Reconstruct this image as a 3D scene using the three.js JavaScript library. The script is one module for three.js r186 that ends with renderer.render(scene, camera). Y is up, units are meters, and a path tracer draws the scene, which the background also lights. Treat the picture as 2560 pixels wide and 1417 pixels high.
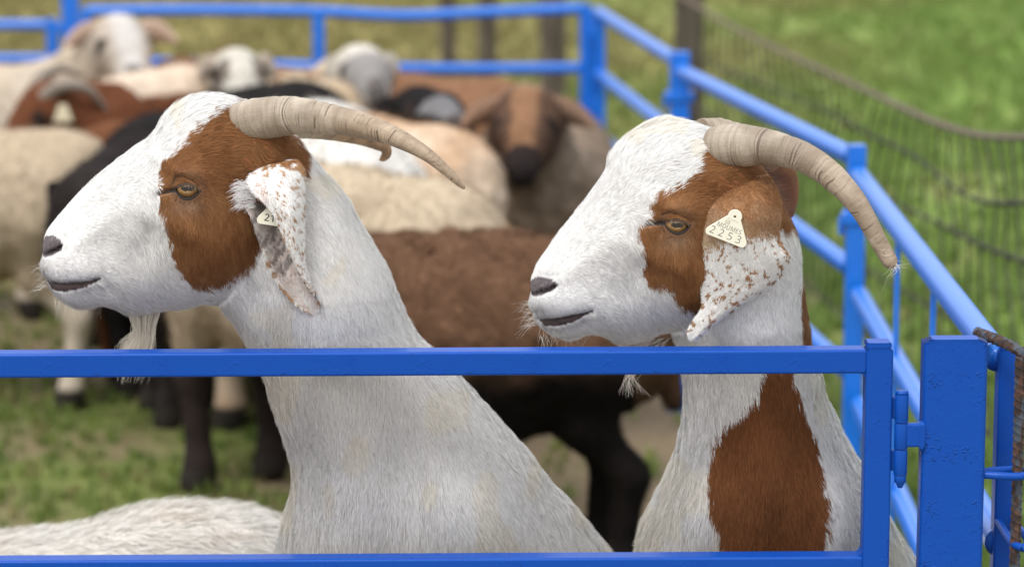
import * as THREE from 'three';
import { mergeGeometries } from 'three/addons/utils/BufferGeometryUtils.js';

// ------------------------------------------------------------------ camera, sky, sun, exposure
const scene = new THREE.Scene();
const W = 2560, H = 1417, FOCAL = 7143;               // the photograph's own grid; focal length in its pixels
const camera = new THREE.PerspectiveCamera(2 * Math.atan(H / 2 / FOCAL) * 180 / Math.PI, W / H, 0.1, 900);
camera.position.set(0, 1.585, 3.0);
camera.rotation.set(-11.1 * Math.PI / 180, 0, -0.0052, 'YXZ');
camera.focus = 3.02;
camera.userData.fStop = 4.6;
camera.updateMatrixWorld(true);
const renderer = new THREE.WebGLRenderer({ antialias: true });
renderer.setSize(1024, 566);
renderer.toneMapping = THREE.LinearToneMapping;
renderer.toneMappingExposure = 1.62;
renderer.shadowMap.enabled = true;
{ // overcast sky: brightest overhead, a third of that at the horizon
  const w = 64, h = 32, d = new Float32Array(w * h * 4);
  for (let j = 0; j < h; j++) for (let i = 0; i < w; i++) {
    const el = ((j + 0.5) / h - 0.5) * Math.PI, l = el > 0 ? 1.22 * (1 + 1.2 * Math.sin(el)) / 2.2 : 0.36;
    d.set([l * 0.975, l * 0.99, l * 1.03, 1], (j * w + i) * 4);
  }
  const sky = new THREE.DataTexture(d, w, h, THREE.RGBAFormat, THREE.FloatType);
  sky.mapping = THREE.EquirectangularReflectionMapping; sky.magFilter = THREE.LinearFilter; sky.needsUpdate = true;
  scene.background = sky; scene.environment = sky;
}
const sun = new THREE.DirectionalLight(new THREE.Color(1, 0.97, 0.92), 1.35);
sun.position.set(-2.6, 7.2, 3.9); sun.castShadow = true; sun.shadow.radius = 36;
Object.assign(sun.shadow.camera, { left: -6, right: 6, top: 6, bottom: -6, near: 0.1, far: 40 });
scene.add(sun); scene.add(sun.target);

// ------------------------------------------------------------------ helpers
let seed = 7;
const rnd = () => { seed = (seed + 0x6d2b79f5) | 0; let t = Math.imul(seed ^ (seed >>> 15), 1 | seed); t = (t + Math.imul(t ^ (t >>> 7), 61 | t)) ^ t; return ((t ^ (t >>> 14)) >>> 0) / 4294967296; };
const rr = (a, b) => a + (b - a) * rnd();
const clamp = (x, a, b) => x < a ? a : x > b ? b : x, lerp = (a, b, t) => a + (b - a) * t;
const sstep = (a, b, x) => { const t = clamp((x - a) / (b - a), 0, 1); return t * t * (3 - 2 * t); };
const V = (x, y, z) => new THREE.Vector3(x, y, z);
const hash3 = (i, j, k) => { let h = Math.imul(i, 374761393) ^ Math.imul(j, 668265263) ^ Math.imul(k, 2147483647 - 1274126177); h = Math.imul(h ^ (h >>> 13), 1274126177); return ((h ^ (h >>> 16)) >>> 0) / 4294967296; };
function noise(x, y, z) {   // value noise, -1..1
  const i = Math.floor(x), j = Math.floor(y), k = Math.floor(z); let u = x - i, v = y - j, w = z - k;
  u = u * u * (3 - 2 * u); v = v * v * (3 - 2 * v); w = w * w * (3 - 2 * w);
  const a = lerp(lerp(hash3(i, j, k), hash3(i + 1, j, k), u), lerp(hash3(i, j + 1, k), hash3(i + 1, j + 1, k), u), v);
  const b = lerp(lerp(hash3(i, j, k + 1), hash3(i + 1, j, k + 1), u), lerp(hash3(i, j + 1, k + 1), hash3(i + 1, j + 1, k + 1), u), v);
  return lerp(a, b, w) * 2 - 1;
}
const fbm = (x, y, z, n = 4) => { let s = 0, a = 0.5; for (let i = 0; i < n; i++) { s += a * noise(x, y, z); x *= 2.03; y *= 2.03; z *= 2.03; a *= 0.5; } return s; };
const RM = camera.matrixWorld.clone(), CE = camera.position;
const axX = V().setFromMatrixColumn(RM, 0), axY = V().setFromMatrixColumn(RM, 1), axZ = V().setFromMatrixColumn(RM, 2);
const ray = (px, py) => axX.clone().multiplyScalar((px - W / 2) / FOCAL).addScaledVector(axY, -(py - H / 2) / FOCAL).addScaledVector(axZ, -1);
const P = (px, py, z) => { const d = ray(px, py); return d.multiplyScalar((z - CE.z) / d.z).add(CE); };      // where a line of sight meets the upright plane at z
const onGround = (px, py) => { const d = ray(px, py); return d.multiplyScalar(-CE.y / d.y).add(CE); };
const toPx = (p) => { const d = p.clone().sub(CE), k = -d.dot(axZ); return [W / 2 + FOCAL * d.dot(axX) / k, H / 2 - FOCAL * d.dot(axY) / k]; };

const used = {};
const named = (n) => { const k = used[n] = (used[n] ?? -1) + 1; return k ? n + '_' + String(k).padStart(3, '0') : n; };
function tag(o, label, category, group, kind) { Object.assign(o.userData, { label, category }); if (group) o.userData.group = group; if (kind) o.userData.kind = kind; return o; }
function thing(name, pos, label, category, group) { const g = new THREE.Group(); g.name = named(name); g.position.copy(pos); scene.add(g); return tag(g, label, category, group); }
function part(parent, name, geo, mat) {
  if (parent.isGroup && parent.parent === scene) { geo = geo.clone(); geo.translate(-parent.position.x, -parent.position.y, -parent.position.z); }
  else if (parent.isMesh) { let t = parent; while (t.parent !== scene) t = t.parent; geo = geo.clone(); geo.translate(-t.position.x, -t.position.y, -t.position.z); }
  const m = new THREE.Mesh(geo, mat); m.name = name; m.castShadow = m.receiveShadow = true; parent.add(m); return m;
}
const lin = (r, g, b) => [r, g, b];
const mixc = (a, b, t) => [lerp(a[0], b[0], t), lerp(a[1], b[1], t), lerp(a[2], b[2], t)];

function geomOf(pos, nor, col, idx, uv) {
  const g = new THREE.BufferGeometry();
  g.setAttribute('position', new THREE.BufferAttribute(pos instanceof Float32Array ? pos : new Float32Array(pos), 3));
  if (nor) g.setAttribute('normal', new THREE.BufferAttribute(nor instanceof Float32Array ? nor : new Float32Array(nor), 3));
  if (col) g.setAttribute('color', new THREE.BufferAttribute(col instanceof Float32Array ? col : new Float32Array(col), 3));
  if (uv) g.setAttribute('uv', new THREE.BufferAttribute(new Float32Array(uv), 2));
  if (idx) g.setIndex(new THREE.BufferAttribute(idx instanceof Uint32Array ? idx : new Uint32Array(idx), 1));
  if (!nor) g.computeVertexNormals();
  return g;
}
// surface of {f > 0} on a grid with uneven spacing; f(x, y, z) grows inwards
function surfaceNet(f, xs, ys, zs) {
  const nx = xs.length, ny = ys.length, nz = zs.length, F = new Float32Array(nx * ny * nz), at = (i, j, k) => (k * ny + j) * nx + i;
  for (let k = 0; k < nz; k++) for (let j = 0; j < ny; j++) for (let i = 0; i < nx; i++) F[at(i, j, k)] = f(xs[i], ys[j], zs[k]);
  const id = new Int32Array(nx * ny * nz).fill(-1), pos = [], idx = [];
  const E = [[0, 1], [2, 3], [4, 5], [6, 7], [0, 2], [1, 3], [4, 6], [5, 7], [0, 4], [1, 5], [2, 6], [3, 7]], v = new Float32Array(8);
  for (let k = 0; k < nz - 1; k++) for (let j = 0; j < ny - 1; j++) for (let i = 0; i < nx - 1; i++) {
    let m = 0; for (let c = 0; c < 8; c++) { v[c] = F[at(i + (c & 1), j + ((c >> 1) & 1), k + (c >> 2))]; if (v[c] > 0) m |= 1 << c; }
    if (m === 0 || m === 255) continue;
    let x = 0, y = 0, z = 0, n = 0;
    for (const [a, b] of E) if ((v[a] > 0) !== (v[b] > 0)) {
      const t = v[a] / (v[a] - v[b]);
      x += lerp(xs[i + (a & 1)], xs[i + (b & 1)], t); y += lerp(ys[j + ((a >> 1) & 1)], ys[j + ((b >> 1) & 1)], t); z += lerp(zs[k + (a >> 2)], zs[k + (b >> 2)], t); n++;
    }
    id[at(i, j, k)] = pos.length / 3; pos.push(x / n, y / n, z / n);
  }
  const quad = (a, b, c, d, flip) => { if (a < 0 || b < 0 || c < 0 || d < 0) return; flip ? idx.push(a, c, b, a, d, c) : idx.push(a, b, c, a, c, d); };
  for (let k = 1; k < nz - 1; k++) for (let j = 1; j < ny - 1; j++) for (let i = 1; i < nx - 1; i++) {
    const s = F[at(i, j, k)] > 0;
    if (s !== F[at(i + 1, j, k)] > 0) quad(id[at(i, j - 1, k - 1)], id[at(i, j, k - 1)], id[at(i, j, k)], id[at(i, j - 1, k)], !s);
    if (s !== F[at(i, j + 1, k)] > 0) quad(id[at(i - 1, j, k - 1)], id[at(i - 1, j, k)], id[at(i, j, k)], id[at(i, j, k - 1)], !s);
    if (s !== F[at(i, j, k + 1)] > 0) quad(id[at(i - 1, j - 1, k)], id[at(i, j - 1, k)], id[at(i, j, k)], id[at(i - 1, j, k)], !s);
  }
  const nor = new Float32Array(pos.length), e = 0.0025;
  for (let i = 0; i < pos.length; i += 3) {
    const x = pos[i], y = pos[i + 1], z = pos[i + 2], a = f(x - e, y, z) - f(x + e, y, z), b = f(x, y - e, z) - f(x, y + e, z), c = f(x, y, z - e) - f(x, y, z + e), l = Math.hypot(a, b, c) || 1;
    nor[i] = a / l; nor[i + 1] = b / l; nor[i + 2] = c / l;
  }
  return { pos: new Float32Array(pos), nor, idx: new Uint32Array(idx) };
}
function span(stops) { // [[from, to, step], ...] -> coordinates
  const out = []; for (const [a, b, s] of stops) { const n = Math.max(1, Math.round((b - a) / s)); for (let i = 0; i < n; i++) out.push(a + (b - a) * i / n); } out.push(stops[stops.length - 1][1]); return out;
}
const smax = (a, b, k) => { const h = clamp(0.5 + 0.5 * (a - b) / k, 0, 1); return lerp(b, a, h) + k * h * (1 - h); };
function capsule(a, b, ra, rb) { // tapered; positive inside
  const bx = b.x - a.x, by = b.y - a.y, bz = b.z - a.z, L = bx * bx + by * by + bz * bz || 1e-9;
  return (x, y, z) => { const px = x - a.x, py = y - a.y, pz = z - a.z, t = clamp((px * bx + py * by + pz * bz) / L, 0, 1); return lerp(ra, rb, t) - Math.hypot(px - bx * t, py - by * t, pz - bz * t); };
}
// ribbons of hair on a surface. opts: count, keep(p, n) -> 0..1, dir(p, n, out), len(p), wid(p), col(p), lift
function hairOn(surf, o) {
  const { pos, nor, idx } = surf, nt = idx.length / 3, cum = new Float64Array(nt), p = V(), n = V(), d = V(), w = V(), q = V(); let total = 0;
  for (let t = 0; t < nt; t++) {
    const a = idx[t * 3] * 3, b = idx[t * 3 + 1] * 3, c = idx[t * 3 + 2] * 3;
    const ux = pos[b] - pos[a], uy = pos[b + 1] - pos[a + 1], uz = pos[b + 2] - pos[a + 2], vx = pos[c] - pos[a], vy = pos[c + 1] - pos[a + 1], vz = pos[c + 2] - pos[a + 2];
    p.set((pos[a] + pos[b] + pos[c]) / 3, (pos[a + 1] + pos[b + 1] + pos[c + 1]) / 3, (pos[a + 2] + pos[b + 2] + pos[c + 2]) / 3); n.set(nor[a], nor[a + 1], nor[a + 2]);
    total += Math.hypot(uy * vz - uz * vy, uz * vx - ux * vz, ux * vy - uy * vx) / 2 * o.keep(p, n); cum[t] = total;
  }
  const N = o.count, P3 = new Float32Array(N * 15), N3 = new Float32Array(N * 15), C3 = new Float32Array(N * 15), I = new Uint32Array(N * 9);
  let made = 0, t = 0;
  for (let k = 0; k < N; k++) {
    const s = (k + rnd()) / N * total; while (t < nt - 1 && cum[t] < s) t++;
    const a = idx[t * 3] * 3, b = idx[t * 3 + 1] * 3, c = idx[t * 3 + 2] * 3; let u = rnd(), v = rnd(); if (u + v > 1) { u = 1 - u; v = 1 - v; }
    const g = 1 - u - v;
    p.set(pos[a] * g + pos[b] * u + pos[c] * v, pos[a + 1] * g + pos[b + 1] * u + pos[c + 1] * v, pos[a + 2] * g + pos[b + 2] * u + pos[c + 2] * v);
    n.set(nor[a] * g + nor[b] * u + nor[c] * v, nor[a + 1] * g + nor[b + 1] * u + nor[c + 1] * v, nor[a + 2] * g + nor[b + 2] * u + nor[c + 2] * v).normalize();
    let L = o.len(p); if (!(L > 0)) continue;
    o.dir(p, n, d); d.addScaledVector(n, -d.dot(n)); if (d.lengthSq() < 1e-6) d.set(0, -1, 0).addScaledVector(n, n.y); d.normalize();
    const cs = o.clump ?? 0.006, cy = cs * (o.stretch ? o.stretch(p) : 1), c1 = noise(p.x / cs, p.y / cy, p.z / cs), c2 = noise(p.x / cs + 37, p.y / cy, p.z / cs);
    w.crossVectors(n, d); d.addScaledVector(w, c1 * (o.clumpy ?? 0.3) + rr(-1, 1) * (o.jitter ?? 0.12)).normalize(); w.crossVectors(n, d).addScaledVector(n, rr(-0.35, 0.35)).normalize();
    L *= rr(0.75, 1.15) * (1 + 0.15 * c2); const lift = (o.lift ?? 0.16) * (1 + 0.5 * c2 + rr(-0.5, 0.5)), wd = o.wid(p) * rr(0.7, 1.3) / 2, col = o.col(p, n);
    const B = made * 15, put = (i, x, s) => { P3[B + i] = x.x + w.x * s; P3[B + i + 1] = x.y + w.y * s; P3[B + i + 2] = x.z + w.z * s; };
    q.copy(p).addScaledVector(n, -0.0006); put(0, q, -wd); put(3, q, wd);
    q.copy(p).addScaledVector(d, L * 0.5).addScaledVector(n, L * lift); put(6, q, -wd * 0.85); put(9, q, wd * 0.85);
    q.copy(p).addScaledVector(d, L).addScaledVector(n, L * lift * 1.25); q.y -= L * (o.droop ?? 0); put(12, q, 0);
    n.addScaledVector(d, 0.15).addScaledVector(w, rr(-0.3, 0.3)).normalize();
    for (let i = 0; i < 15; i += 3) { N3[B + i] = n.x; N3[B + i + 1] = n.y; N3[B + i + 2] = n.z; C3[B + i] = col[0]; C3[B + i + 1] = col[1]; C3[B + i + 2] = col[2]; }
    const vb = made * 5; I.set([vb, vb + 3, vb + 1, vb, vb + 2, vb + 3, vb + 2, vb + 4, vb + 3], made * 9); made++;
  }
  return geomOf(P3.slice(0, made * 15), N3.slice(0, made * 15), C3.slice(0, made * 15), I.slice(0, made * 9));
}
// long single hairs: list of {pts: [Vector3...], w, col}
function strands(list) {
  const pos = [], nor = [], col = [], idx = [], eye = V(0.1, 0.15, 1).normalize();
  for (const s of list) {
    const n = s.pts.length;
    for (let i = 0; i < n; i++) {
      const tan = s.pts[Math.min(i + 1, n - 1)].clone().sub(s.pts[Math.max(i - 1, 0)]).normalize(), side = V().crossVectors(eye, tan).normalize(), nn = V().crossVectors(tan, side).normalize(), w = s.w * (1 - 0.85 * i / (n - 1)) / 2, b = pos.length / 3;
      for (const k of [-1, 1]) { pos.push(s.pts[i].x + side.x * w * k, s.pts[i].y + side.y * w * k, s.pts[i].z + side.z * w * k); nor.push(nn.x, nn.y, nn.z); col.push(...s.col); }
      if (i < n - 1) idx.push(b, b + 2, b + 1, b + 1, b + 2, b + 3);
    }
  }
  return geomOf(pos, nor, col, idx);
}
const furMat = new THREE.MeshPhysicalMaterial({ vertexColors: true, specularIntensity: 0.35, roughness: 1, transmission: 0.14, thickness: 0, side: THREE.DoubleSide }); furMat.name = 'fur';
const skinMat = new THREE.MeshPhysicalMaterial({ vertexColors: true, specularIntensity: 0.6, roughness: 0.65 }); skinMat.name = 'hide';
const dataTex = (w, h, fn, srgb) => { const d = new Uint8Array(w * h * 4); for (let j = 0; j < h; j++) for (let i = 0; i < w; i++) { const c = fn(i, j); d.set([c[0], c[1], c[2], 255].map((x) => clamp(Math.round(x), 0, 255)), (j * w + i) * 4); } const t = new THREE.DataTexture(d, w, h); t.wrapS = t.wrapT = THREE.RepeatWrapping; t.magFilter = THREE.LinearFilter; if (srgb) t.colorSpace = THREE.SRGBColorSpace; t.needsUpdate = true; return t; };

// ------------------------------------------------------------------ ground
{
  const xs = span([[-220, -8, 14], [-8, 9, 0.13], [9, 220, 14]]), zs = span([[-420, -24, 22], [-24, 3.6, 0.13], [3.6, 60, 7]]), pos = [], col = [], idx = [], uv = [];
  for (const z of zs) for (const x of xs) {
    const near = Math.abs(x) < 9 && z > -24 && z < 3.7, n = fbm(x * 1.1, 3, z * 1.1, 5), n2 = fbm(x * 3.7, 9, z * 3.7, 4), n3 = fbm(x * 0.28, 1, z * 0.28, 3);
    const pen = sstep(-5.6, -5.0, z + 0.25 * n), green = sstep(-0.35, 0.55, x * 0.32 + 0.05 + n3 * 1.2 - (z < -5 ? 0.0 : 0));
    let c = mixc([0.215, 0.182, 0.052], [0.142, 0.225, 0.034], green);          // worn olive meadow to fresh green meadow
    c = mixc(c, [0.24, 0.2, 0.08], sstep(0.05, 0.5, n2 + n3 * 0.6) * 0.4); c = mixc(c, [0.085, 0.125, 0.03], sstep(0.1, 0.5, -n2 - 0.3 * n) * 0.35);
    const trod = mixc(mixc([0.21, 0.155, 0.09], [0.12, 0.09, 0.056], sstep(-0.3, 0.3, n2)), [0.135, 0.165, 0.036], sstep(-0.02, 0.3, n + n2 * 0.5));
    c = mixc(c, trod, pen * (x < 0.9 + 0.2 * n ? 1 : 0.15));
    c = mixc(c, mixc([0.30, 0.265, 0.215], [0.22, 0.195, 0.16], sstep(-0.3, 0.4, n2)), sstep(0.12, 0.5, z + 0.15 * n)); pos.push(x, near ? 0.03 * n + 0.012 * n2 - 0.012 : -0.01, z); col.push(...c); uv.push(x, z);
  }
  for (let j = 0; j < zs.length - 1; j++) for (let i = 0; i < xs.length - 1; i++) { const a = j * xs.length + i, b = a + xs.length; idx.push(a, b, a + 1, a + 1, b, b + 1); }
  const bump = dataTex(256, 256, (i, j) => { const v = 128 + 110 * fbm(i / 9, j / 9, 4, 4); return [v, v, v]; }); bump.repeat.set(0.9, 0.9);
  const g = new THREE.Mesh(geomOf(pos, null, col, idx, uv), new THREE.MeshStandardMaterial({ vertexColors: true, roughness: 1, bumpMap: bump, bumpScale: 0.03 }));
  g.name = 'ground'; g.receiveShadow = true; tag(g, 'trampled pen floor and open meadow', 'ground', null, 'structure'); scene.add(g);

  // grass tufts
  const blades = []; for (let b = 0; b < 9; b++) {
    const a = b * 2.4 + rr(-0.4, 0.4), l = rr(0.6, 1), lean = rr(0.25, 0.8), w = 0.055, dx = Math.cos(a), dz = Math.sin(a), ox = rr(-0.25, 0.25), oz = rr(-0.25, 0.25);
    blades.push(geomOf([ox - dz * w, 0, oz + dx * w, ox + dz * w, 0, oz - dx * w, ox + dx * lean * 0.35 * l - dz * w * 0.8, l * 0.55, oz + dz * lean * 0.35 * l + dx * w * 0.8, ox + dx * lean * 0.35 * l + dz * w * 0.8, l * 0.55, oz + dz * lean * 0.35 * l - dx * w * 0.8, ox + dx * lean * l, l * 0.9, oz + dz * lean * l], null, null, [0, 1, 3, 0, 3, 2, 2, 3, 4]));
  }
  const tuft = mergeGeometries(blades), mat = new THREE.MeshPhysicalMaterial({ color: 0xffffff, roughness: 0.8, side: THREE.DoubleSide, transmission: 0.25, thickness: 0 });
  const spots = [];
  for (let k = 0; k < 52000 && spots.length < 22000; k++) {
    const deep = rnd() < 0.6, z = deep ? rr(-15, -5.2) : rr(-5.3, 0.1), D = 3 - z, x = rr(-0.24 * D, 0.34 * D), n = fbm(x * 1.1, 3, z * 1.1, 5), n2 = fbm(x * 3.7, 9, z * 3.7, 4), n3 = fbm(x * 0.28, 1, z * 0.28, 3);
    const inPen = z > -5.2 && x < 0.65; if (inPen && n + n2 * 0.5 < 0.06 + rr(-0.25, 0.1)) continue;
    const green = sstep(-0.35, 0.55, x * 0.32 + 0.05 + n3 * 1.2), dry = rnd() < (inPen ? 0.2 : 0.22 - 0.16 * green);
    let c = inPen ? mixc([0.11, 0.18, 0.022], [0.22, 0.28, 0.05], rnd()) : mixc(mixc([0.2, 0.185, 0.045], [0.23, 0.2, 0.07], rnd()), mixc([0.13, 0.22, 0.027], [0.16, 0.24, 0.036], rnd()), green);
    if (dry) c = mixc(c, [0.27, 0.21, 0.09], 0.65);
    spots.push([x, z, inPen ? rr(0.025, 0.06) : rr(0.04, 0.09), c]);
  }
  const im = new THREE.InstancedMesh(tuft, mat, spots.length), m = new THREE.Matrix4(), qn = new THREE.Quaternion();
  spots.forEach(([x, z, s, c], i) => { qn.setFromAxisAngle(V(0, 1, 0), rnd() * 6.28); m.compose(V(x, -0.008, z), qn, V(s * 0.9, s, s * 0.9)); im.setMatrixAt(i, m); im.setColorAt(i, new THREE.Color().setRGB(...c)); });
  im.name = 'grass'; im.castShadow = im.receiveShadow = true; tag(im, 'short patchy grass growing in the pen and meadow', 'grass', null, 'stuff'); scene.add(im);
}

// ------------------------------------------------------------------ steel pen
const lumps = dataTex(512, 512, (i, j) => { // paint over old rust: small blisters in patches, faint orange peel
  const w = (a, s, k) => { const x = i / 512 * s, y = j / 512 * s, f = (u, v) => fbm(u, v, k, a); const tx = sstep(0.9, 1, i / 512), ty = sstep(0.9, 1, j / 512); return lerp(lerp(f(x, y), f(x - s, y), tx), lerp(f(x, y - s), f(x - s, y - s), tx), ty); };
  const patch = sstep(0.02, 0.3, w(2, 7, 5)), blister = sstep(0.22, 0.42, w(2, 62, 8)); const v = 70 + 130 * patch * blister + 20 * w(2, 40, 2); return [v, v, v];
});
const gritty = dataTex(512, 512, (i, j) => { const b = fbm(i / 3.1, j / 3.1, 2, 2), f = fbm(i / 60, j / 60, 7, 3), k = sstep(0.36, 0.42, fbm(i / 5, j / 5, 19, 2)) * sstep(-0.05, 0.25, f); return [255 * (1 - 0.2 * k) , 255 * (1 - 0.16 * k) * (1 - 0.05 * f), 255 * (1 - 0.17 * k + 0.03 * b)]; }, true);
const paint = (lump, scale, col = [0.0, 0.062, 0.36]) => { const m = new THREE.MeshPhysicalMaterial({ color: new THREE.Color().setRGB(...col), roughness: 0.5, specularIntensity: 0.35, clearcoat: 0.2, clearcoatRoughness: 0.2, map: gritty }); if (lump) { m.bumpMap = lumps.clone(); m.bumpMap.repeat.set(scale, scale); m.bumpScale = lump; } m.map = gritty.clone(); m.map.repeat.set(5, 5); m.name = 'blue paint'; return m; };
const blue = paint(0.0005, 5), bluePost = paint(0.0022, 7), bluePipe = paint(0, 1, [0.004, 0.15, 0.64]); Object.assign(bluePipe, { roughness: 0.4, specularIntensity: 0.8, clearcoat: 0.45, clearcoatRoughness: 0.18 });

// bar of rounded rectangular section from a to b; uv in metres
function bar(a, b, w, h, r = 0.003, up = V(0, 1, 0), cap = true) {
  const dir = b.clone().sub(a), L = dir.length(); dir.normalize();
  const side = V().crossVectors(dir, up).normalize(), u2 = V().crossVectors(side, dir).normalize(), prof = [], nrm = [];
  for (let q = 0; q < 4; q++) for (let s = 0; s <= 3; s++) { const t = (q + s / 3) * Math.PI / 2, cx = [1, -1, -1, 1][q] * (w / 2 - r), cy = [1, 1, -1, -1][q] * (h / 2 - r); prof.push([cx + r * Math.cos(t), cy + r * Math.sin(t)]); nrm.push([Math.cos(t), Math.sin(t)]); }
  const n = prof.length, pos = [], nor = [], uv = [], idx = []; let per = 0; const ds = prof.map((p, i) => { if (i) per += Math.hypot(p[0] - prof[i - 1][0], p[1] - prof[i - 1][1]); return per; }); per += Math.hypot(prof[0][0] - prof[n - 1][0], prof[0][1] - prof[n - 1][1]);
  const e = Math.min(r * 0.7, L / 4), rings = cap ? [[0, 1 - e / Math.min(w, h) * 2], [e, 1], [L - e, 1], [L, 1 - e / Math.min(w, h) * 2]] : [[0, 1], [L, 1]], off = rnd() * 3;
  rings.forEach(([t, k]) => { for (let i = 0; i <= n; i++) { const p = prof[i % n], q = nrm[i % n], c = a.clone().addScaledVector(dir, t).addScaledVector(side, p[0] * k).addScaledVector(u2, p[1] * k), m = side.clone().multiplyScalar(q[0]).addScaledVector(u2, q[1]); pos.push(c.x, c.y, c.z); nor.push(m.x, m.y, m.z); uv.push(i === n ? per : ds[i], t + off); } });
  for (let s = 0; s < rings.length - 1; s++) for (let i = 0; i < n; i++) { const A = s * (n + 1) + i, B = A + n + 1; idx.push(A, A + 1, B, A + 1, B + 1, B); }
  for (const [s, sg] of [[0, -1], [rings.length - 1, 1]]) { const c0 = pos.length / 3, c = a.clone().addScaledVector(dir, rings[s][0]); pos.push(c.x, c.y, c.z); nor.push(dir.x * sg, dir.y * sg, dir.z * sg); uv.push(0, 0); for (let i = 0; i <= n; i++) { const k = (s * (n + 1) + i) * 3; pos.push(pos[k], pos[k + 1], pos[k + 2]); nor.push(dir.x * sg, dir.y * sg, dir.z * sg); uv.push(prof[i % n][0], prof[i % n][1]); } for (let i = 0; i < n; i++) sg < 0 ? idx.push(c0, c0 + 2 + i, c0 + 1 + i) : idx.push(c0, c0 + 1 + i, c0 + 2 + i); }
  for (let i = 0; i < idx.length; i += 3) { const g = (k) => V(pos[idx[i + k] * 3], pos[idx[i + k] * 3 + 1], pos[idx[i + k] * 3 + 2]), nn = V().crossVectors(g(1).sub(g(0)), g(2).sub(g(0))); const k = idx[i] * 3; if (nn.x * nor[k] + nn.y * nor[k + 1] + nn.z * nor[k + 2] < 0) { const t = idx[i + 1]; idx[i + 1] = idx[i + 2]; idx[i + 2] = t; } }
  return geomOf(pos, nor, null, idx, uv);
}
// round tube along points, radius a number or function of 0..1; colour optional
function tube(pts, r, sides = 14, segs = 0, closed = false, shape) {
  const curve = pts.length > 2 ? new THREE.CatmullRomCurve3(pts, closed, 'centripetal') : new THREE.LineCurve3(pts[0], pts[1]), n = segs || (pts.length > 2 ? pts.length * 6 : 1), fr = curve.computeFrenetFrames(n, closed), L = curve.getLength();
  const pos = [], uv = [], idx = [], rad = typeof r === 'function' ? r : () => r;
  for (let i = 0; i <= n; i++) { const c = curve.getPointAt(i / n); for (let k = 0; k <= sides; k++) { const a = k / sides * Math.PI * 2, R = rad(i / n, a), s = shape ? shape(a) : [Math.cos(a), Math.sin(a)]; pos.push(c.x + R * (fr.normals[i].x * s[0] + fr.binormals[i].x * s[1]), c.y + R * (fr.normals[i].y * s[0] + fr.binormals[i].y * s[1]), c.z + R * (fr.normals[i].z * s[0] + fr.binormals[i].z * s[1])); uv.push(k / sides, i / n * L); } }
  for (let i = 0; i < n; i++) for (let k = 0; k < sides; k++) { const a = i * (sides + 1) + k, b = a + sides + 1; idx.push(a, a + 1, b, a + 1, b + 1, b); }
  if (!closed) for (const [s, e] of [[0, 1], [n, 0]]) { const c = curve.getPointAt(s / n), c0 = pos.length / 3; pos.push(c.x, c.y, c.z); uv.push(0.5, 0); for (let k = 0; k < sides; k++) { const a = s * (sides + 1) + k; e ? idx.push(c0, a + 1, a) : idx.push(c0, a, a + 1); } }
  const g = geomOf(pos, null, null, idx, uv), N = g.attributes.normal; // weld the seam's normals
  for (let i = 0; i <= n; i++) { const a = i * (sides + 1), b = a + sides, v = V(N.getX(a) + N.getX(b), N.getY(a) + N.getY(b), N.getZ(a) + N.getZ(b)).normalize(); N.setXYZ(a, v.x, v.y, v.z); N.setXYZ(b, v.x, v.y, v.z); }
  return g;
}
const TUBE = 0.0266, yTop = P(1280, 909.5, 0.0133).y, yLow = P(1280, 1426, 0.0133).y;
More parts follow.
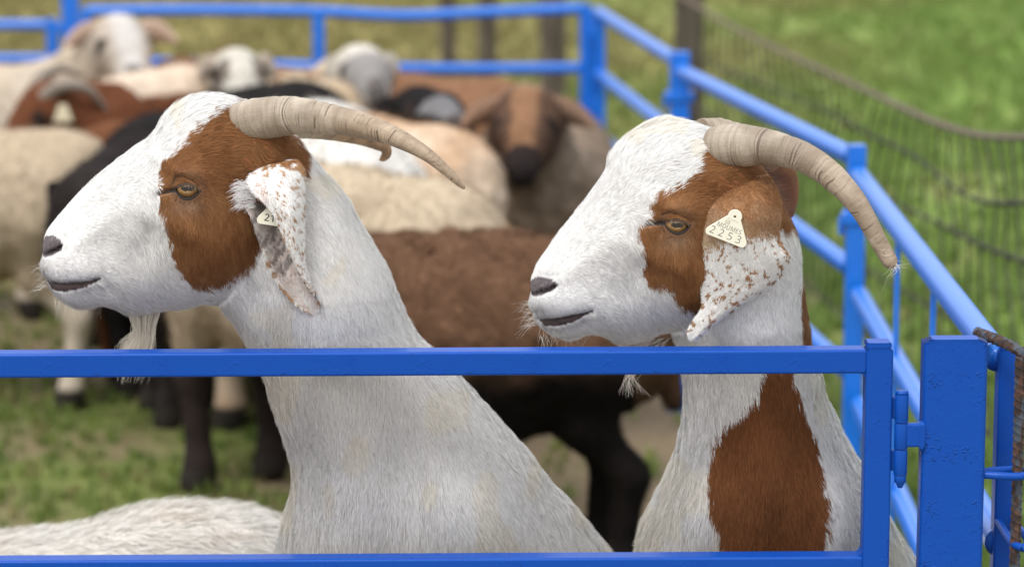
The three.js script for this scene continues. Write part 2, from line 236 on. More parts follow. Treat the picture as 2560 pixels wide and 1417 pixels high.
{ // gate in front
  const x0 = P(2165, 1000, 0.0133).x, x1 = P(2233, 1000, 0.0133).x, xc = (x0 + x1) / 2, xl = -1.32;
  const g = thing('pen_gate', V(xc, 0.1, 0), 'blue square tube gate nearest the camera with two white goats behind it', 'gate');
  const up = (x, w) => part(g, 'stile', bar(V(x, 0.1, 0), V(x, yTop + TUBE / 2 + 0.0005, 0), w, w, 0.0035, V(0, 0, 1)), blue);
  const st = up(xc, x1 - x0); up(xl, TUBE);
  const ty = yTop + TUBE / 2 + 0.0006; part(st, 'cap', bar(V(xc - 0.0005, ty, -0.001), V(xc - 0.0005, ty + 0.0062, -0.001), x1 - x0 - 0.002, x1 - x0 - 0.003, 0.0035, V(0, 0, 1)), blue);
  const gap = yTop - yLow;
  for (let k = 0; k < 5; k++) { const y = Math.max(yTop - gap * k, 0.115); if (yTop - gap * k < 0.1) break; part(g, 'rail', bar(V(xl + TUBE / 2, y, 0), V(x0 + 0.0005, y, 0), TUBE - 0.001, TUBE, 0.0032), blue); }
  // weld fillets where rail and stile meet
  for (const [y, s] of [[yTop - TUBE / 2, -1], [yLow + TUBE / 2, 1], [yLow - TUBE / 2, -1]]) { const sh = new THREE.Shape(); sh.moveTo(0.002, -0.002 * s); sh.lineTo(0.002, 0.008 * s); sh.absarc(-0.008, 0.008 * s, 0.0085, 0, -s * Math.PI / 2, s > 0); sh.lineTo(-0.008, -0.002 * s); const ge = new THREE.ExtrudeGeometry(sh, { depth: TUBE - 0.006, bevelEnabled: false }); ge.translate(x0, y, -TUBE / 2 + 0.003); part(g, 'weld', ge, blue); }
  // hinge barrels on the gate: upper and lower knuckle, pin tip
  const hx = P(2254.5, 1090, 0.014).x, hy = (py) => P(2254, py, 0.014).y, kn = (a, b, r) => tube([V(hx, hy(a), 0.012), V(hx, hy(b), 0.012)], r, 22);
  const hg = part(g, 'hinge_knuckle', mergeGeometries([kn(986, 1055, 0.0073), tube([V(hx, hy(978), 0.012), V(hx, hy(987), 0.012)], 0.0068, 22)]), blue); part(g, 'hinge_knuckle', kn(1124, 1186, 0.0073), blue);
  part(g, 'hinge_pin', mergeGeometries([kn(1185, 1206, 0.0064), tube([V(hx, hy(1205), 0.012), V(hx, hy(1220), 0.012)], (t) => 0.0058 - 0.003 * t, 6)]), blue);
  for (const [a, b] of [[995, 1050], [1128, 1180]]) part(g, 'hinge_leaf', bar(V(x1 - 0.0006, (hy(a) + hy(b)) / 2, 0.006), V(hx - 0.003, (hy(a) + hy(b)) / 2, 0.008), 0.006, hy(a) - hy(b), 0.002), blue);

  // hinge post
  const p0 = P(2309, 1000, 0.015).x, p1 = P(2470, 1000, 0.015).x, px = (p0 + p1) / 2, yt = P(2390, 853, 0.015).y;
  const post = thing('gate_post', V(px, 0, 0), 'thick blistered blue gate post with a hinge on its left side', 'post');
  part(post, 'post_body', bar(V(px, -0.25, 0), V(px, yt + 0.001, 0), p1 - p0, 0.03, 0.006, V(0, 0, 1)), bluePost);
  part(post, 'hinge_knuckle', kn(1058, 1121, 0.0073), blue);
  part(post, 'hinge_leaf', mergeGeometries([bar(V(hx + 0.004, (hy(1056) + hy(1120)) / 2, 0.012), V(p0 + 0.004, (hy(1056) + hy(1120)) / 2, 0.012), 0.009, hy(1058) - hy(1118), 0.003), bar(V(p0 - 0.004, hy(1090), 0.012), V(p0 + 0.003, hy(1090), 0.012), 0.012, hy(1052) - hy(1124), 0.004)]), blue);
  const ly = P(2500, 1183, 0.0).y, rx = P(2550, 1000, 0).x, loop = [V(p1 - 0.004, ly, 0.004), V(rx - 0.02, ly, 0.011), V(rx + 0.004, ly, 0.012), V(rx + 0.013, ly, 0.0), V(rx + 0.003, ly, -0.013), V(rx - 0.02, ly, -0.012), V(p1 - 0.004, ly, -0.004)];
  part(post, 'pin_loop', tube(loop, 0.0044, 10, 60), blue);

  // reinforcing bar used as a drop pin
  const rust = new THREE.MeshStandardMaterial({ roughness: 0.9, map: dataTex(256, 512, (i, j) => { const f = fbm(i / 22, j / 22, 3, 4), b = sstep(0.02, 0.22, fbm(i / 40, j / 30, 11, 3)), r = mixc([86, 60, 48], [50, 40, 37], sstep(-0.3, 0.3, f)); return mixc(r, [66, 88, 108], b * 0.6); }, true) }); rust.map.repeat.set(1, 6);
  const ribs = (t, a) => 0; const pin = thing('drop_pin', V(rx, 0.1, 0), 'rusty ribbed steel rod with a bent handle at the right edge', 'rod');
  const py = P(2550, 893, 0).y, rebar = (pts, r, n) => { const c = new THREE.CatmullRomCurve3(pts, false, 'centripetal'), L = c.getLength(); return tube(pts, (t, a) => r + 0.0011 * Math.max(0, Math.cos((t * L / 0.009) * 6.283 + 2 * a)) ** 3, 14, n); };
  part(pin, 'shaft', rebar([V(rx, 0.1, 0), V(rx, 0.4, 0), V(rx + 0.0005, py - 0.1, 0), V(rx, py + 0.001, 0)], 0.0056, 620), rust);
  part(pin, 'handle', rebar([P(2444, 831, -0.075), P(2490, 848, -0.04), P(2530, 866, -0.012), P(2575, 893, 0.006), P(2640, 925, 0.05)], 0.0056, 260), rust);
}
const sidePanels = [
  // near end x, y ; far end x, y ; depths ; label
  { rails: [[2494, 892, 2150, 440], [2500, 1356, 2150, 738], [2504, 1820, 2150, 1012], [2508, 2240, 2150, 1270]], zn: -0.075, zf: -1.86, near: [2494, 2551, 872], rods: [0.35, 0.62], label: 'blue pipe panel beside the right goat, running from the thick gate post back' },
  { rails: [[2132, 392, 1706, 178], [2126, 668, 1706, 362], [2122, 930, 1706, 548], [2118, 1180, 1706, 720]], zn: -1.93, zf: -3.56, label: 'blue pipe panel behind the right goat, between the two short blue posts' },
  { rails: [[1692, 152, 1497, 30], [1692, 336, 1497, 184], [1692, 520, 1497, 335], [1692, 690, 1497, 468]], zn: -3.64, zf: -5.16, far: [1490, 1512, 20], label: 'blue pipe panel on the right side that meets the far corner' },
];
for (const s of sidePanels) {
  const mid = P(s.rails[0][0], s.rails[0][1], s.zn).lerp(P(s.rails[0][2], s.rails[0][3], s.zf), 0.5), g = thing('pipe_fence', V(mid.x, 0, mid.z), s.label, 'fence', 'blue pen panels');
  const ends = s.rails.map(([a, b, c, d]) => [P(a, b, s.zn), P(c, d, s.zf)]);
  for (const [a, b] of ends) part(g, 'rail', tube([a, b], 0.0165, 18), bluePipe);
  for (const [e, z, k] of [[s.near, s.zn, 0], [s.far, s.zf, 1]]) if (e) {
    const xa = P(e[0], 900, z).x, xb = P(e[1], 900, z).x, y = P(e[0], e[2], z).y, st = part(g, 'stile', bar(V((xa + xb) / 2, 0.04, z), V((xa + xb) / 2, y, z), xb - xa, 0.026, 0.003, V(0, 0, 1)), k ? bluePipe : blue);
    if (!k) { part(st, 'cap', bar(V((xa + xb) / 2, y + 0.0004, z), V((xa + xb) / 2, y + 0.005, z), xb - xa - 0.004, 0.022, 0.002, V(0, 0, 1)), blue);
      const yy = P(2510, 1308, z).y, rx = P(2550, 1000, 0).x; part(g, 'pin_loop', tube([V(xa + 0.004, yy + 0.006, z + 0.012), V(xa + 0.012, yy - 0.002, 0.004), V(xa + 0.02, yy - 0.003, 0.014), V(rx + 0.006, yy - 0.003, 0.015), V(rx + 0.014, yy, 0), V(rx + 0.01, yy + 0.004, z + 0.01)], 0.0042, 10, 60), blue); }
  }
  for (const t of s.rods ?? []) { const a = ends[0][0].clone().lerp(ends[0][1], t), b = ends[3][0].clone().lerp(ends[3][1], t); part(g, 'upright_rod', tube([a, V(a.x, b.y, a.z)], 0.0042, 8), bluePipe); }
}
const shortPost = (pxl, pxr, py, z, label, h2) => {
  const xa = P(pxl, py + 60, z).x, xb = P(pxr, py + 60, z).x, y = P(pxl, py, z).y, w = xb - xa, x = (xa + xb) / 2, g = thing('fence_post', V(x, 0, z), label, 'post', 'short blue pen posts');
  part(g, 'post_body', bar(V(x, -0.2, z), V(x, y, z), w, w, 0.003, V(0, 0, 1)), bluePipe);
  for (const q of h2) { const yy = P(pxl, q, z).y; part(g, 'clamp', mergeGeometries([bar(V(x - w * 0.75, yy, z), V(x + w * 0.75, yy, z), w * 1.25, 0.022, 0.004), tube([V(x - w * 0.72, yy, z - 0.01), V(x - w * 0.72, yy - 0.03, z - 0.01)], 0.006, 10)]), bluePipe); }
};
shortPost(2119, 2165, 362, -1.9, 'short blue post standing between the right goat\'s horn and the wire fence', [545]);
shortPost(1676, 1724, 130, -3.6, 'short blue post rising just above the right goat\'s forehead', [240]);
{ // far side of the pen
  const z = -5.22, g = thing('pipe_fence', V(P(840, 0, z).x, 0, z), 'long blue pipe panel across the back of the pen', 'fence', 'blue pen panels');
  const R = [[[216, 27], [500, 25], [800, 29], [1000, 39], [1200, 32], [1462, 21]], [[216, 152], [560, 159], [800, 166], [1130, 172], [1462, 170]], [[216, 300], [800, 316], [1462, 326]], [[216, 440], [800, 452], [1462, 462]], [[216, 620], [1462, 630]]];
  for (const r of R) part(g, 'rail', tube(r.map(([a, b]) => P(a, b, z)), 0.0155, 16, r.length > 2 ? 40 : 1), bluePipe);
  const v = (px, w, y0) => { const x = P(px, 300, z).x, t = P(px, y0, z).y; part(g, 'stile', bar(V(x, 0.03, z), V(x, t, z), w, 0.03, 0.004, V(0, 0, 1)), bluePipe); };
  v(223, 0.029, 20); v(800, 0.034, 34); v(1466, 0.036, 12);
  const g2 = thing('pipe_fence', V(P(-160, 0, -5.6).x, 0, -5.6), 'blue pipe panel at the far left behind the sheep', 'fence', 'blue pen panels');
  for (const y of [62, 147, 300, 450]) part(g2, 'rail', tube([P(-640, y + 2, -5.7), P(138, y, -5.6)], 0.0155, 16), bluePipe);
  for (const px of [137, -640]) { const x = P(px, 300, -5.6).x; part(g2, 'stile', bar(V(x, 0.03, -5.6 - (px < 0 ? 0.1 : 0)), V(x, P(px, 46, -5.6).y, -5.6 - (px < 0 ? 0.1 : 0)), 0.034, 0.03, 0.004, V(0, 0, 1)), bluePipe); }
  const x = P(178, 100, -5.34).x, tall = thing('tall_post', V(x, 0, -5.34), 'tall blue post at the far left rising out of the picture', 'post');
  part(tall, 'post_body', bar(V(x, -0.2, -5.34), V(x, 1.15, -5.34), 0.048, 0.05, 0.005, V(0, 0, 1)), bluePipe);
  for (const y of [0.35, 0.72]) part(tall, 'bracket', bar(V(x - 0.05, y, -5.33), V(x + 0.05, y, -5.33), 0.02, 0.03, 0.003), bluePipe);
  const xc = P(1486, 100, -5.26).x, cp = thing('corner_post', V(xc, 0, -5.26), 'narrow blue corner post where the back and side panels meet', 'post');
  part(cp, 'post_body', bar(V(xc, -0.2, -5.26), V(xc, P(1486, 42, -5.26).y, -5.26), 0.022, 0.024, 0.003, V(0, 0, 1)), bluePipe);
  for (const y of [60, 250]) part(cp, 'hinge_barrel', tube([P(1484, y, -5.2), P(1484, y + 40, -5.2)], 0.012, 12), bluePipe);
}
{ // woven wire fence outside the pen
  const zA = -6.45, zB = -1.0, S = [
    [[1702, -10, -6.5], [1850, 75, -5.6], [2000, 148, -4.75], [2200, 240, -3.9], [2330, 300, -3.3], [2450, 336, -2.8], [2560, 341, -2.4], [2760, 320, -1.7], [2990, 240, -1.0]],
    [[1705, 120, -6.5], [1823, 178, -5.7], [2050, 270, -4.6], [2177, 337, -3.95], [2291, 394, -3.45], [2401, 478, -3.0], [2460, 503, -2.8], [2560, 507, -2.4], [2760, 480, -1.7], [2990, 430, -1.0]],
    [[1705, 250, -6.5], [1850, 330, -5.6], [2050, 425, -4.5], [2239, 507, -3.65], [2353, 560, -3.2], [2436, 604, -2.85], [2560, 652, -2.4], [2760, 690, -1.7], [2990, 700, -1.0]],
    [[1705, 380, -6.5], [1850, 470, -5.6], [2100, 630, -4.3], [2300, 752, -3.4], [2440, 826, -2.85], [2560, 884, -2.4], [2760, 960, -1.7], [2990, 1040, -1.0]],
    [[1705, 495, -6.5], [1850, 590, -5.6], [2100, 780, -4.3], [2300, 950, -3.4], [2440, 1060, -2.85], [2560, 1150, -2.4], [2760, 1330, -1.7], [2990, 1560, -1.0]]].map((l) => l.map(([a, b, z]) => P(a, b, z)));
  const curves = S.map((p) => new THREE.CatmullRomCurve3(p, false, 'centripetal')), atZ = (c, z) => { let a = 0, b = 1; for (let i = 0; i < 22; i++) { const m = (a + b) / 2; if (c.getPoint(m).z < z) a = m; else b = m; } return c.getPoint(a); };
  const wire = new THREE.MeshStandardMaterial({ color: new THREE.Color().setRGB(0.05, 0.045, 0.036), roughness: 0.7, metalness: 0.3 }), rope = new THREE.MeshStandardMaterial({ color: new THREE.Color().setRGB(0.15, 0.118, 0.085), roughness: 0.95 });
  const g = thing('wire_fence', V(0.8, 0, -4), 'sagging woven wire fence with a twisted top strand on the right', 'wire fence');
  const cable = []; for (const ph of [0, Math.PI]) { const pts = []; for (let i = 0; i <= 420; i++) { const p = curves[0].getPointAt(i / 420), a = i * 0.52 + ph; pts.push(V(p.x + 0.0045 * Math.cos(a), p.y + 0.0045 * Math.sin(a), p.z)); } cable.push(tube(pts, 0.0047, 7, 900)); }
  part(g, 'top_strand', mergeGeometries(cable), rope);
  const zs = []; for (let z = zA; z < zB; z += 0.105 + 0.02 * (z + 6.5) / 5) zs.push(z + rr(-0.006, 0.006));
  curves.slice(1).forEach((c) => part(g, 'line_wire', mergeGeometries([tube(c.getSpacedPoints(60), 0.003, 6, 160), ...zs.map((z) => { const k = new THREE.SphereGeometry(1, 7, 5); k.scale(0.009, 0.0075, 0.009); const p = atZ(c, z); k.translate(p.x, p.y, p.z); return k; })].map((q) => { q.deleteAttribute('uv'); return q.index ? q.toNonIndexed() : q; })), wire));
  for (const z of zs) part(g, 'stay_wire', tube(curves.map((c, i) => { const p = atZ(c, z + (i ? 0.05 * i * Math.sin(z * 2.1 + 0.6) + 0.03 * Math.sin(z * 7 + i * 2) : 0)); return p; }), 0.0027, 5, 14), wire);
  const wood = new THREE.MeshStandardMaterial({ roughness: 0.95, map: dataTex(128, 512, (i, j) => mixc([66, 58, 50], [104, 94, 80], 0.5 + 0.9 * fbm(i / 5, j / 60, 3, 4)), true) });
  const woodPost = (px, w, x, z, y, label) => { const o = thing('wooden_post', V(x, 0, z), label, 'post', 'weathered wooden fence posts'); part(o, 'timber', tube([V(x, -0.3, z), V(x + 0.006, y * 0.5, z), V(x, y, z)], (t, a) => w / 2 * (1 + 0.05 * Math.sin(3 * a + t * 3) + 0.03 * Math.sin(a * 7 + t * 9)), 16, 24), wood); const c = curves[0].getPoint(0); return o; };
  let q = P(1718, 60, -6.52); woodPost(1718, 0.098, q.x, q.z, 1.25, 'thick dark wooden post carrying the twisted top strand of the wire fence');
  for (const [px, py, w, l] of [[1380, 262, 0.115, 'widest of the blurred wooden posts beyond the back panel, nearest the corner'], [1216, 215, 0.085, 'blurred wooden post beyond the back panel, middle one of three'], [1118, 190, 0.075, 'blurred thin wooden post beyond the back panel, leftmost of three']]) { const b = onGround(px, py); woodPost(px, w, b.x, b.z, 1.35, l); }
}

// ------------------------------------------------------------------ the flock behind
// Skeleton in the animal's own axes: +x forward, y up, z to its right. s scales it; head and nose may be given in world space.
const woolMat = new THREE.MeshPhysicalMaterial({ vertexColors: true, specularIntensity: 0.12, roughness: 0.95, side: THREE.DoubleSide });
function animal(o) {
  const base = V(o.x, 0, o.z), yaw = o.yaw, c = Math.cos(yaw), s = Math.sin(yaw), k = o.s ?? 1, fat = o.fat ?? 1;
  const toW = (x, y, z) => V(base.x + (x * c + z * s) * k, y * k, base.z + (-x * s + z * c) * k);
  const toL = (p) => { const dx = (p.x - base.x) / k, dz = (p.z - base.z) / k; return V(dx * c - dz * s, p.y / k, dx * s + dz * c); };
  const poll = o.poll ? toL(o.poll) : V(0.5, 0.78, 0), nose = o.nose ? toL(o.nose) : poll.clone().add(V(0.15, -0.11, 0)), hd = nose.clone().sub(poll), hl = hd.length(); hd.normalize();
  const C = (a, b, ra, rb) => capsule(a, b, ra, rb), fx = o.stretch ?? 1, dy = o.low ?? 0;
  const bones = [C(V(0.24 * fx, 0.5 - dy, 0), V(-0.02, 0.475 - dy * 0.5, 0), 0.16 * fat, 0.19 * fat), C(V(-0.02, 0.475 - dy * 0.5, 0), V(-0.32 * fx, 0.505, 0), 0.19 * fat, 0.16 * fat), C(V(0.22 * fx, 0.555 - dy, 0), V(-0.36 * fx, 0.56, 0), 0.11 * fat, 0.09 * fat),
    C(V(0.28 * fx, 0.54 - dy, 0), poll.clone().lerp(V(0.28, 0.54 - dy, 0), 0.12), 0.125, o.neck ?? 0.075)];
  const leg = [];
  for (const z of [-0.085, 0.085]) {
    const f = z < 0 ? 0.02 : -0.02;
    leg.push(C(V(0.22 * fx, 0.42 - dy, z), V(0.235 * fx + f, 0.24, z), 0.075, 0.036), C(V(0.235 * fx + f, 0.24, z), V(0.22 * fx + f, 0.03, z), 0.034, 0.025), C(V(0.22 * fx + f, 0.05, z), V(0.235 * fx + f, 0.01, z), 0.028, 0.034));
    leg.push(C(V(-0.3 * fx, 0.46, z), V(-0.27 * fx - f, 0.34, z), 0.1, 0.05), C(V(-0.27 * fx - f, 0.34, z), V(-0.37 * fx - f, 0.23, z), 0.05, 0.031), C(V(-0.37 * fx - f, 0.23, z), V(-0.345 * fx - f, 0.03, z), 0.034, 0.026), C(V(-0.345 * fx - f, 0.05, z), V(-0.33 * fx - f, 0.01, z), 0.029, 0.034));
  }
  leg.push(C(V(-0.44 * fx, 0.58, 0), V(-0.49 * fx, 0.36, 0), 0.035, 0.02));
  const up = V(0, 1, 0).addScaledVector(hd, -hd.y).normalize(), sideV = V().crossVectors(hd, up);
  const wide = o.headSize ?? 1, skull = poll.clone().addScaledVector(hd, 0.015), jaw = poll.clone().addScaledVector(hd, hl * 0.35).addScaledVector(up, -0.03 * wide);
  const head = [C(skull, poll.clone().addScaledVector(hd, hl * 0.45), 0.066 * wide, 0.058 * wide), C(poll.clone().addScaledVector(hd, hl * 0.4), nose, 0.056 * wide, 0.036 * wide), C(jaw, nose.clone().addScaledVector(up, -0.015), 0.045 * wide, 0.028 * wide)];
  for (const q of [-1, 1]) head.push(C(poll.clone().addScaledVector(hd, hl * 0.3).addScaledVector(sideV, 0.05 * q * wide).addScaledVector(up, 0.018), poll.clone().addScaledVector(hd, hl * 0.42).addScaledVector(sideV, 0.047 * q * wide).addScaledVector(up, 0.014), 0.017, 0.014));
  const rough = o.rough ?? 0.006;
  const field = (x, y, z) => {
    let d = -9; for (const b of bones) d = smax(d, b(x, y, z), 0.07);
    if (d > -0.12) d += rough * fbm(x * 26, y * 26, z * 26, 2) * 2 + 0.008 * noise(x * 9, y * 9, z * 9);
    for (const b of leg) d = smax(d, b(x, y, z), 0.035);
    let h = -9; for (const b of head) h = smax(h, b(x, y, z), 0.03);
    return smax(d, h, 0.04);
  };
  const lo = [Math.min(-0.62, poll.x - 0.15, nose.x - 0.1), -0.03, Math.min(-0.3, poll.z - 0.15, nose.z - 0.1)], hi = [Math.max(0.45, poll.x + 0.15, nose.x + 0.1), Math.max(0.85, poll.y + 0.14), Math.max(0.3, poll.z + 0.15, nose.z + 0.1)], cell = o.cell ?? 0.0135;
  const surf = surfaceNet(field, span([[lo[0], hi[0], cell]]), span([[lo[1], hi[1], cell]]), span([[lo[2], hi[2], cell]]));
  const colour = (x, y, z) => { // head coordinates: a along the face 0..1, b across
    const dx = x - poll.x, dy2 = y - poll.y, dz = z - poll.z, a = (dx * hd.x + dy2 * hd.y + dz * hd.z) / hl, b = dx * sideV.x + dy2 * sideV.y + dz * sideV.z, u = dx * up.x + dy2 * up.y + dz * up.z;
    const inHead = Math.hypot(dx - hd.x * hl * clamp(a, 0, 1), dy2 - hd.y * hl * clamp(a, 0, 1), dz - hd.z * hl * clamp(a, 0, 1)) < 0.1 * wide && a > -0.15;
    if (y < 0.045) return [0.035, 0.03, 0.026];
    const n = 0.55 * fbm(x * 14, y * 14, z * 14, 3) + 0.75 * fbm(x * 4.5 + o.x * 9, y * 4.5, z * 4.5, 2); let col = inHead && o.face ? o.face(a, b, u, n) : o.coat(x, y, z, n);
    if (inHead) { for (const q of [-1, 1]) if (Math.hypot((a - 0.36) * hl, b - q * 0.058 * wide, (u - 0.02)) < 0.024) col = [0.03, 0.022, 0.018]; if (a > 0.94 && u > -0.03 && Math.abs(b) < 0.024) col = mixc(col, o.snout ?? [0.09, 0.075, 0.07], 0.8); }
    const v = 1 + 0.22 * n; return [col[0] * v, col[1] * v, col[2] * v];
  };
  const n = surf.pos.length / 3, col = new Float32Array(n * 3); for (let i = 0; i < n; i++) col.set(colour(surf.pos[i * 3], surf.pos[i * 3 + 1], surf.pos[i * 3 + 2]), i * 3);
  const g = new THREE.Group(); g.name = named(o.name); g.position.copy(base); g.rotation.y = yaw; g.scale.setScalar(k); scene.add(g); tag(g, o.label, o.category ?? 'sheep', 'sheep and goats crowded in the pen');
  const add = (name, geo, mat, par = g) => { const m = new THREE.Mesh(geo, mat); m.name = name; m.castShadow = m.receiveShadow = true; par.add(m); return m; };
  add('body', geomOf(surf.pos, surf.nor, col, surf.idx), woolMat);
  if (o.wool) { const w = add('fleece', hairOn(surf, { count: o.wool, keep: (p) => p.y > 0.12 ? 1 : 0.2, dir: (p, nn, d) => d.set(-0.6, -1, 0), len: (p) => p.y > 0.3 ? o.woolLen ?? 0.016 : 0.008, wid: () => 0.0028, col: (p) => colour(p.x, p.y, p.z), lift: 0.4, clump: 0.03, clumpy: 1.2, jitter: 0.6 }), woolMat); w.userData.kind = 'stuff'; }
  // ears: flat leaves held out to the sides
  const ear = (q) => { const r = poll.clone().addScaledVector(sideV, q * 0.05 * wide).addScaledVector(up, 0.02), dir = sideV.clone().multiplyScalar(q).addScaledVector(up, o.earUp ?? -0.25).addScaledVector(hd, -0.05).normalize(), L = o.ear ?? 0.12, lift = hd.clone().multiplyScalar(-1).addScaledVector(dir, hd.dot(dir)).normalize(), wv = V().crossVectors(dir, lift).normalize(), pos = [], cc = [], idx = [], M = 10, K = 8;
    for (let side = 0; side < 2; side++) for (let i = 0; i <= M; i++) for (let j = 0; j <= K; j++) { const t = i / M, e = (j / K - 0.5) * 2, w = 0.034 * Math.sin(Math.PI * Math.min(1, 0.16 + t * 0.84)) ** 0.7 + 0.002, p = r.clone().addScaledVector(dir, t * L).addScaledVector(wv, e * w).addScaledVector(lift, (e * e) * 0.012 - 0.004 * side * (1 - e * e) - t * t * 0.012).addScaledVector(V(0, -1, 0), t * t * 0.02); pos.push(p.x, p.y, p.z); cc.push(...(o.earCol ?? o.coat(0.4, 0.7, 0, 0))); }
    for (let side = 0; side < 2; side++) for (let i = 0; i < M; i++) for (let j = 0; j < K; j++) { const a = side * (M + 1) * (K + 1) + i * (K + 1) + j, b = a + K + 1; side ? idx.push(a, a + 1, b, a + 1, b + 1, b) : idx.push(a, b, a + 1, a + 1, b, b + 1); }
    return add('ear', geomOf(pos, null, cc, idx), woolMat); };
  const ears = o.ear === 0 ? [] : [ear(-1), ear(1)];
  if (o.earTag) { const q = o.earTag.side, r = toL(o.earTag.at), t = new THREE.ExtrudeGeometry(new THREE.Shape([new THREE.Vector2(-0.008, 0.02), new THREE.Vector2(0.008, 0.02), new THREE.Vector2(0.022, -0.018), new THREE.Vector2(-0.022, -0.018)]), { depth: 0.002, bevelEnabled: true, bevelSize: 0.002, bevelThickness: 0.0008, bevelSegments: 2 }); t.rotateY(-yaw); t.translate(r.x, r.y, r.z); add('ear_tag', t, new THREE.MeshStandardMaterial({ color: new THREE.Color().setRGB(...o.earTag.col), roughness: 0.5 }), ears[q < 0 ? 0 : 1]); }
  const eyeM = new THREE.MeshPhysicalMaterial({ color: new THREE.Color().setRGB(0.03, 0.02, 0.012), roughness: 0.15, clearcoat: 0.6 });
  for (const q of [-1, 1]) { const e = new THREE.SphereGeometry(0.0125, 14, 10), p = poll.clone().addScaledVector(hd, hl * 0.37).addScaledVector(sideV, 0.056 * q * wide).addScaledVector(up, 0.017); e.translate(p.x, p.y, p.z); add('eye', e, eyeM); }
  if (o.horns) for (const h of o.horns) { const pts = h.map(([a, b, zz]) => toL(P(a, b, zz))); add('horn', tube(pts, (t) => 0.023 * (1 - t * 0.8) + 0.001 * Math.sin(t * 60), 12, 50), new THREE.MeshStandardMaterial({ color: new THREE.Color().setRGB(0.2, 0.165, 0.13), roughness: 0.6 })); }
  return g;
}
const CREAM = [0.43, 0.345, 0.245], PEACH = [0.45, 0.30, 0.19], BROWN = [0.15, 0.062, 0.03], DARK = [0.016, 0.014, 0.014], REDBR = [0.12, 0.045, 0.022];
const at = (px, D) => (px - 1280) / FOCAL * D, deg = Math.PI / 180;
// yaw: 0 faces right, 90 faces away, 180 faces left, -90 faces the camera
const cream = (x, y, z, n) => mixc(CREAM, [0.36, 0.27, 0.18], sstep(0.1, 0.5, n) * 0.8);
animal({ name: 'sheep', x: at(-190, 6.7), z: -3.7, yaw: 174 * deg, s: 0.95, fat: 1.06, poll: P(-760, 290, -3.7), nose: P(-900, 400, -3.7), coat: (x, y, z, n) => mixc(y < 0.3 ? [0.52, 0.45, 0.36] : CREAM, [0.27, 0.2, 0.13], sstep(0.0, 0.45, n) * (y > 0.3 ? 0.6 : 0.15)), wool: 9000, label: 'cream sheep at the left edge with its rump and one pale hind leg in view' });
animal({ name: 'sheep', x: at(-130, 7.75), z: -4.72, yaw: 5 * deg, s: 1, poll: P(300, 92, -4.62), nose: P(334, 196, -4.46), headSize: 1.02, coat: (x, y, z, n) => x < 0.1 ? mixc([0.46, 0.35, 0.25], [0.34, 0.21, 0.12], sstep(0, 0.4, n)) : mixc([0.5, 0.43, 0.35], CREAM, 0.4 + n), face: (a, b, u, n) => mixc([0.52, 0.49, 0.46], [0.42, 0.36, 0.3], sstep(0.02, 0.05, Math.abs(b))), snout: [0.07, 0.06, 0.06], earCol: [0.5, 0.37, 0.29], earUp: -0.18, ear: 0.105, earTag: null, wool: 5000, label: 'white faced sheep with ears held out, looking at the camera by the far left panel' });
animal({ name: 'brown_goat', x: at(385, 7.35), z: -4.45, yaw: -122 * deg, s: 1.02, poll: P(128, 268, -4.15), nose: P(28, 372, -4.1), coat: (x, y, z, n) => y > 0.635 + 0.05 * n && x < 0.22 ? [0.56, 0.45, 0.35] : REDBR, face: () => [0.13, 0.05, 0.025], earCol: [0.11, 0.042, 0.02], earUp: -0.7, ear: 0.13, earTag: { side: 1, at: P(156, 284, -4.02), col: [0.66, 0.6, 0.42] }, horns: [[[112, 246, -4.1], [150, 216, -4.08], [215, 222, -4.09], [268, 278, -4.12]], [[85, 235, -4.2], [100, 196, -4.24], [150, 172, -4.28], [205, 190, -4.32]]], wool: 5000, category: 'goat', label: 'red brown horned goat with cream back and pale ear tag at the left' });
animal({ name: 'dark_sheep', x: at(600, 6.6), z: -3.62, yaw: -148 * deg, s: 1.0, low: 0.02, poll: P(215, 500, -3.2), nose: P(145, 630, -3.15), coat: (x, y, z, n) => mixc([0.02, 0.016, 0.015], [0.06, 0.05, 0.047], sstep(-0.1, 0.5, n)), wool: 7000, label: 'dark grey sheep with lowered head behind the left goat\'s muzzle' });
animal({ name: 'sheep', x: at(640, 7.55), z: -4.75, yaw: 128 * deg, s: 0.98, poll: P(590, 172, -4.32), nose: P(612, 262, -4.2), coat: cream, face: (a, b) => Math.abs(b) > 0.03 && a > 0.15 && a < 0.62 ? [0.17, 0.14, 0.115] : [0.5, 0.47, 0.41], earCol: [0.5, 0.42, 0.34], ear: 0.06, earUp: -0.5, wool: 4000, label: 'white headed sheep with dark eyes showing above the left goat\'s forehead' });
animal({ name: 'brown_sheep', x: at(520, 7.9), z: -4.92, yaw: 168 * deg, s: 0.93, poll: P(470, 198, -4.7), nose: P(395, 270, -4.65), coat: () => BROWN, earCol: BROWN, earUp: 0.15, earTag: { side: 1, at: P(462, 188, -4.5), col: [0.62, 0.13, 0.05] }, wool: 3000, label: 'brown sheep with an orange ear tag behind the left goat\'s forehead' });
animal({ name: 'sheep', x: at(520, 7.7), z: -4.72, yaw: 20 * deg, s: 0.95, poll: P(905, 172, -4.6), nose: P(938, 232, -4.42), headSize: 1.1, coat: (x, y, z, n) => mixc([0.6, 0.5, 0.37], CREAM, 0.5 + n), face: (a, b, u) => a > 0.25 && u > 0.0 ? [0.25, 0.235, 0.225] : [0.5, 0.465, 0.41], ear: 0.06, earUp: -0.6, earCol: [0.4, 0.37, 0.33], wool: 4000, label: 'cream sheep with a round grey and white head above the left goat\'s horn' });
animal({ name: 'black_sheep', x: at(600, 6.95), z: -3.95, yaw: 60 * deg, s: 1.02, poll: P(520, 330, -3.8), nose: P(460, 420, -3.8), coat: () => DARK, wool: 3000, earCol: DARK, label: 'black sheep whose back shows just above the left goat\'s horn' });
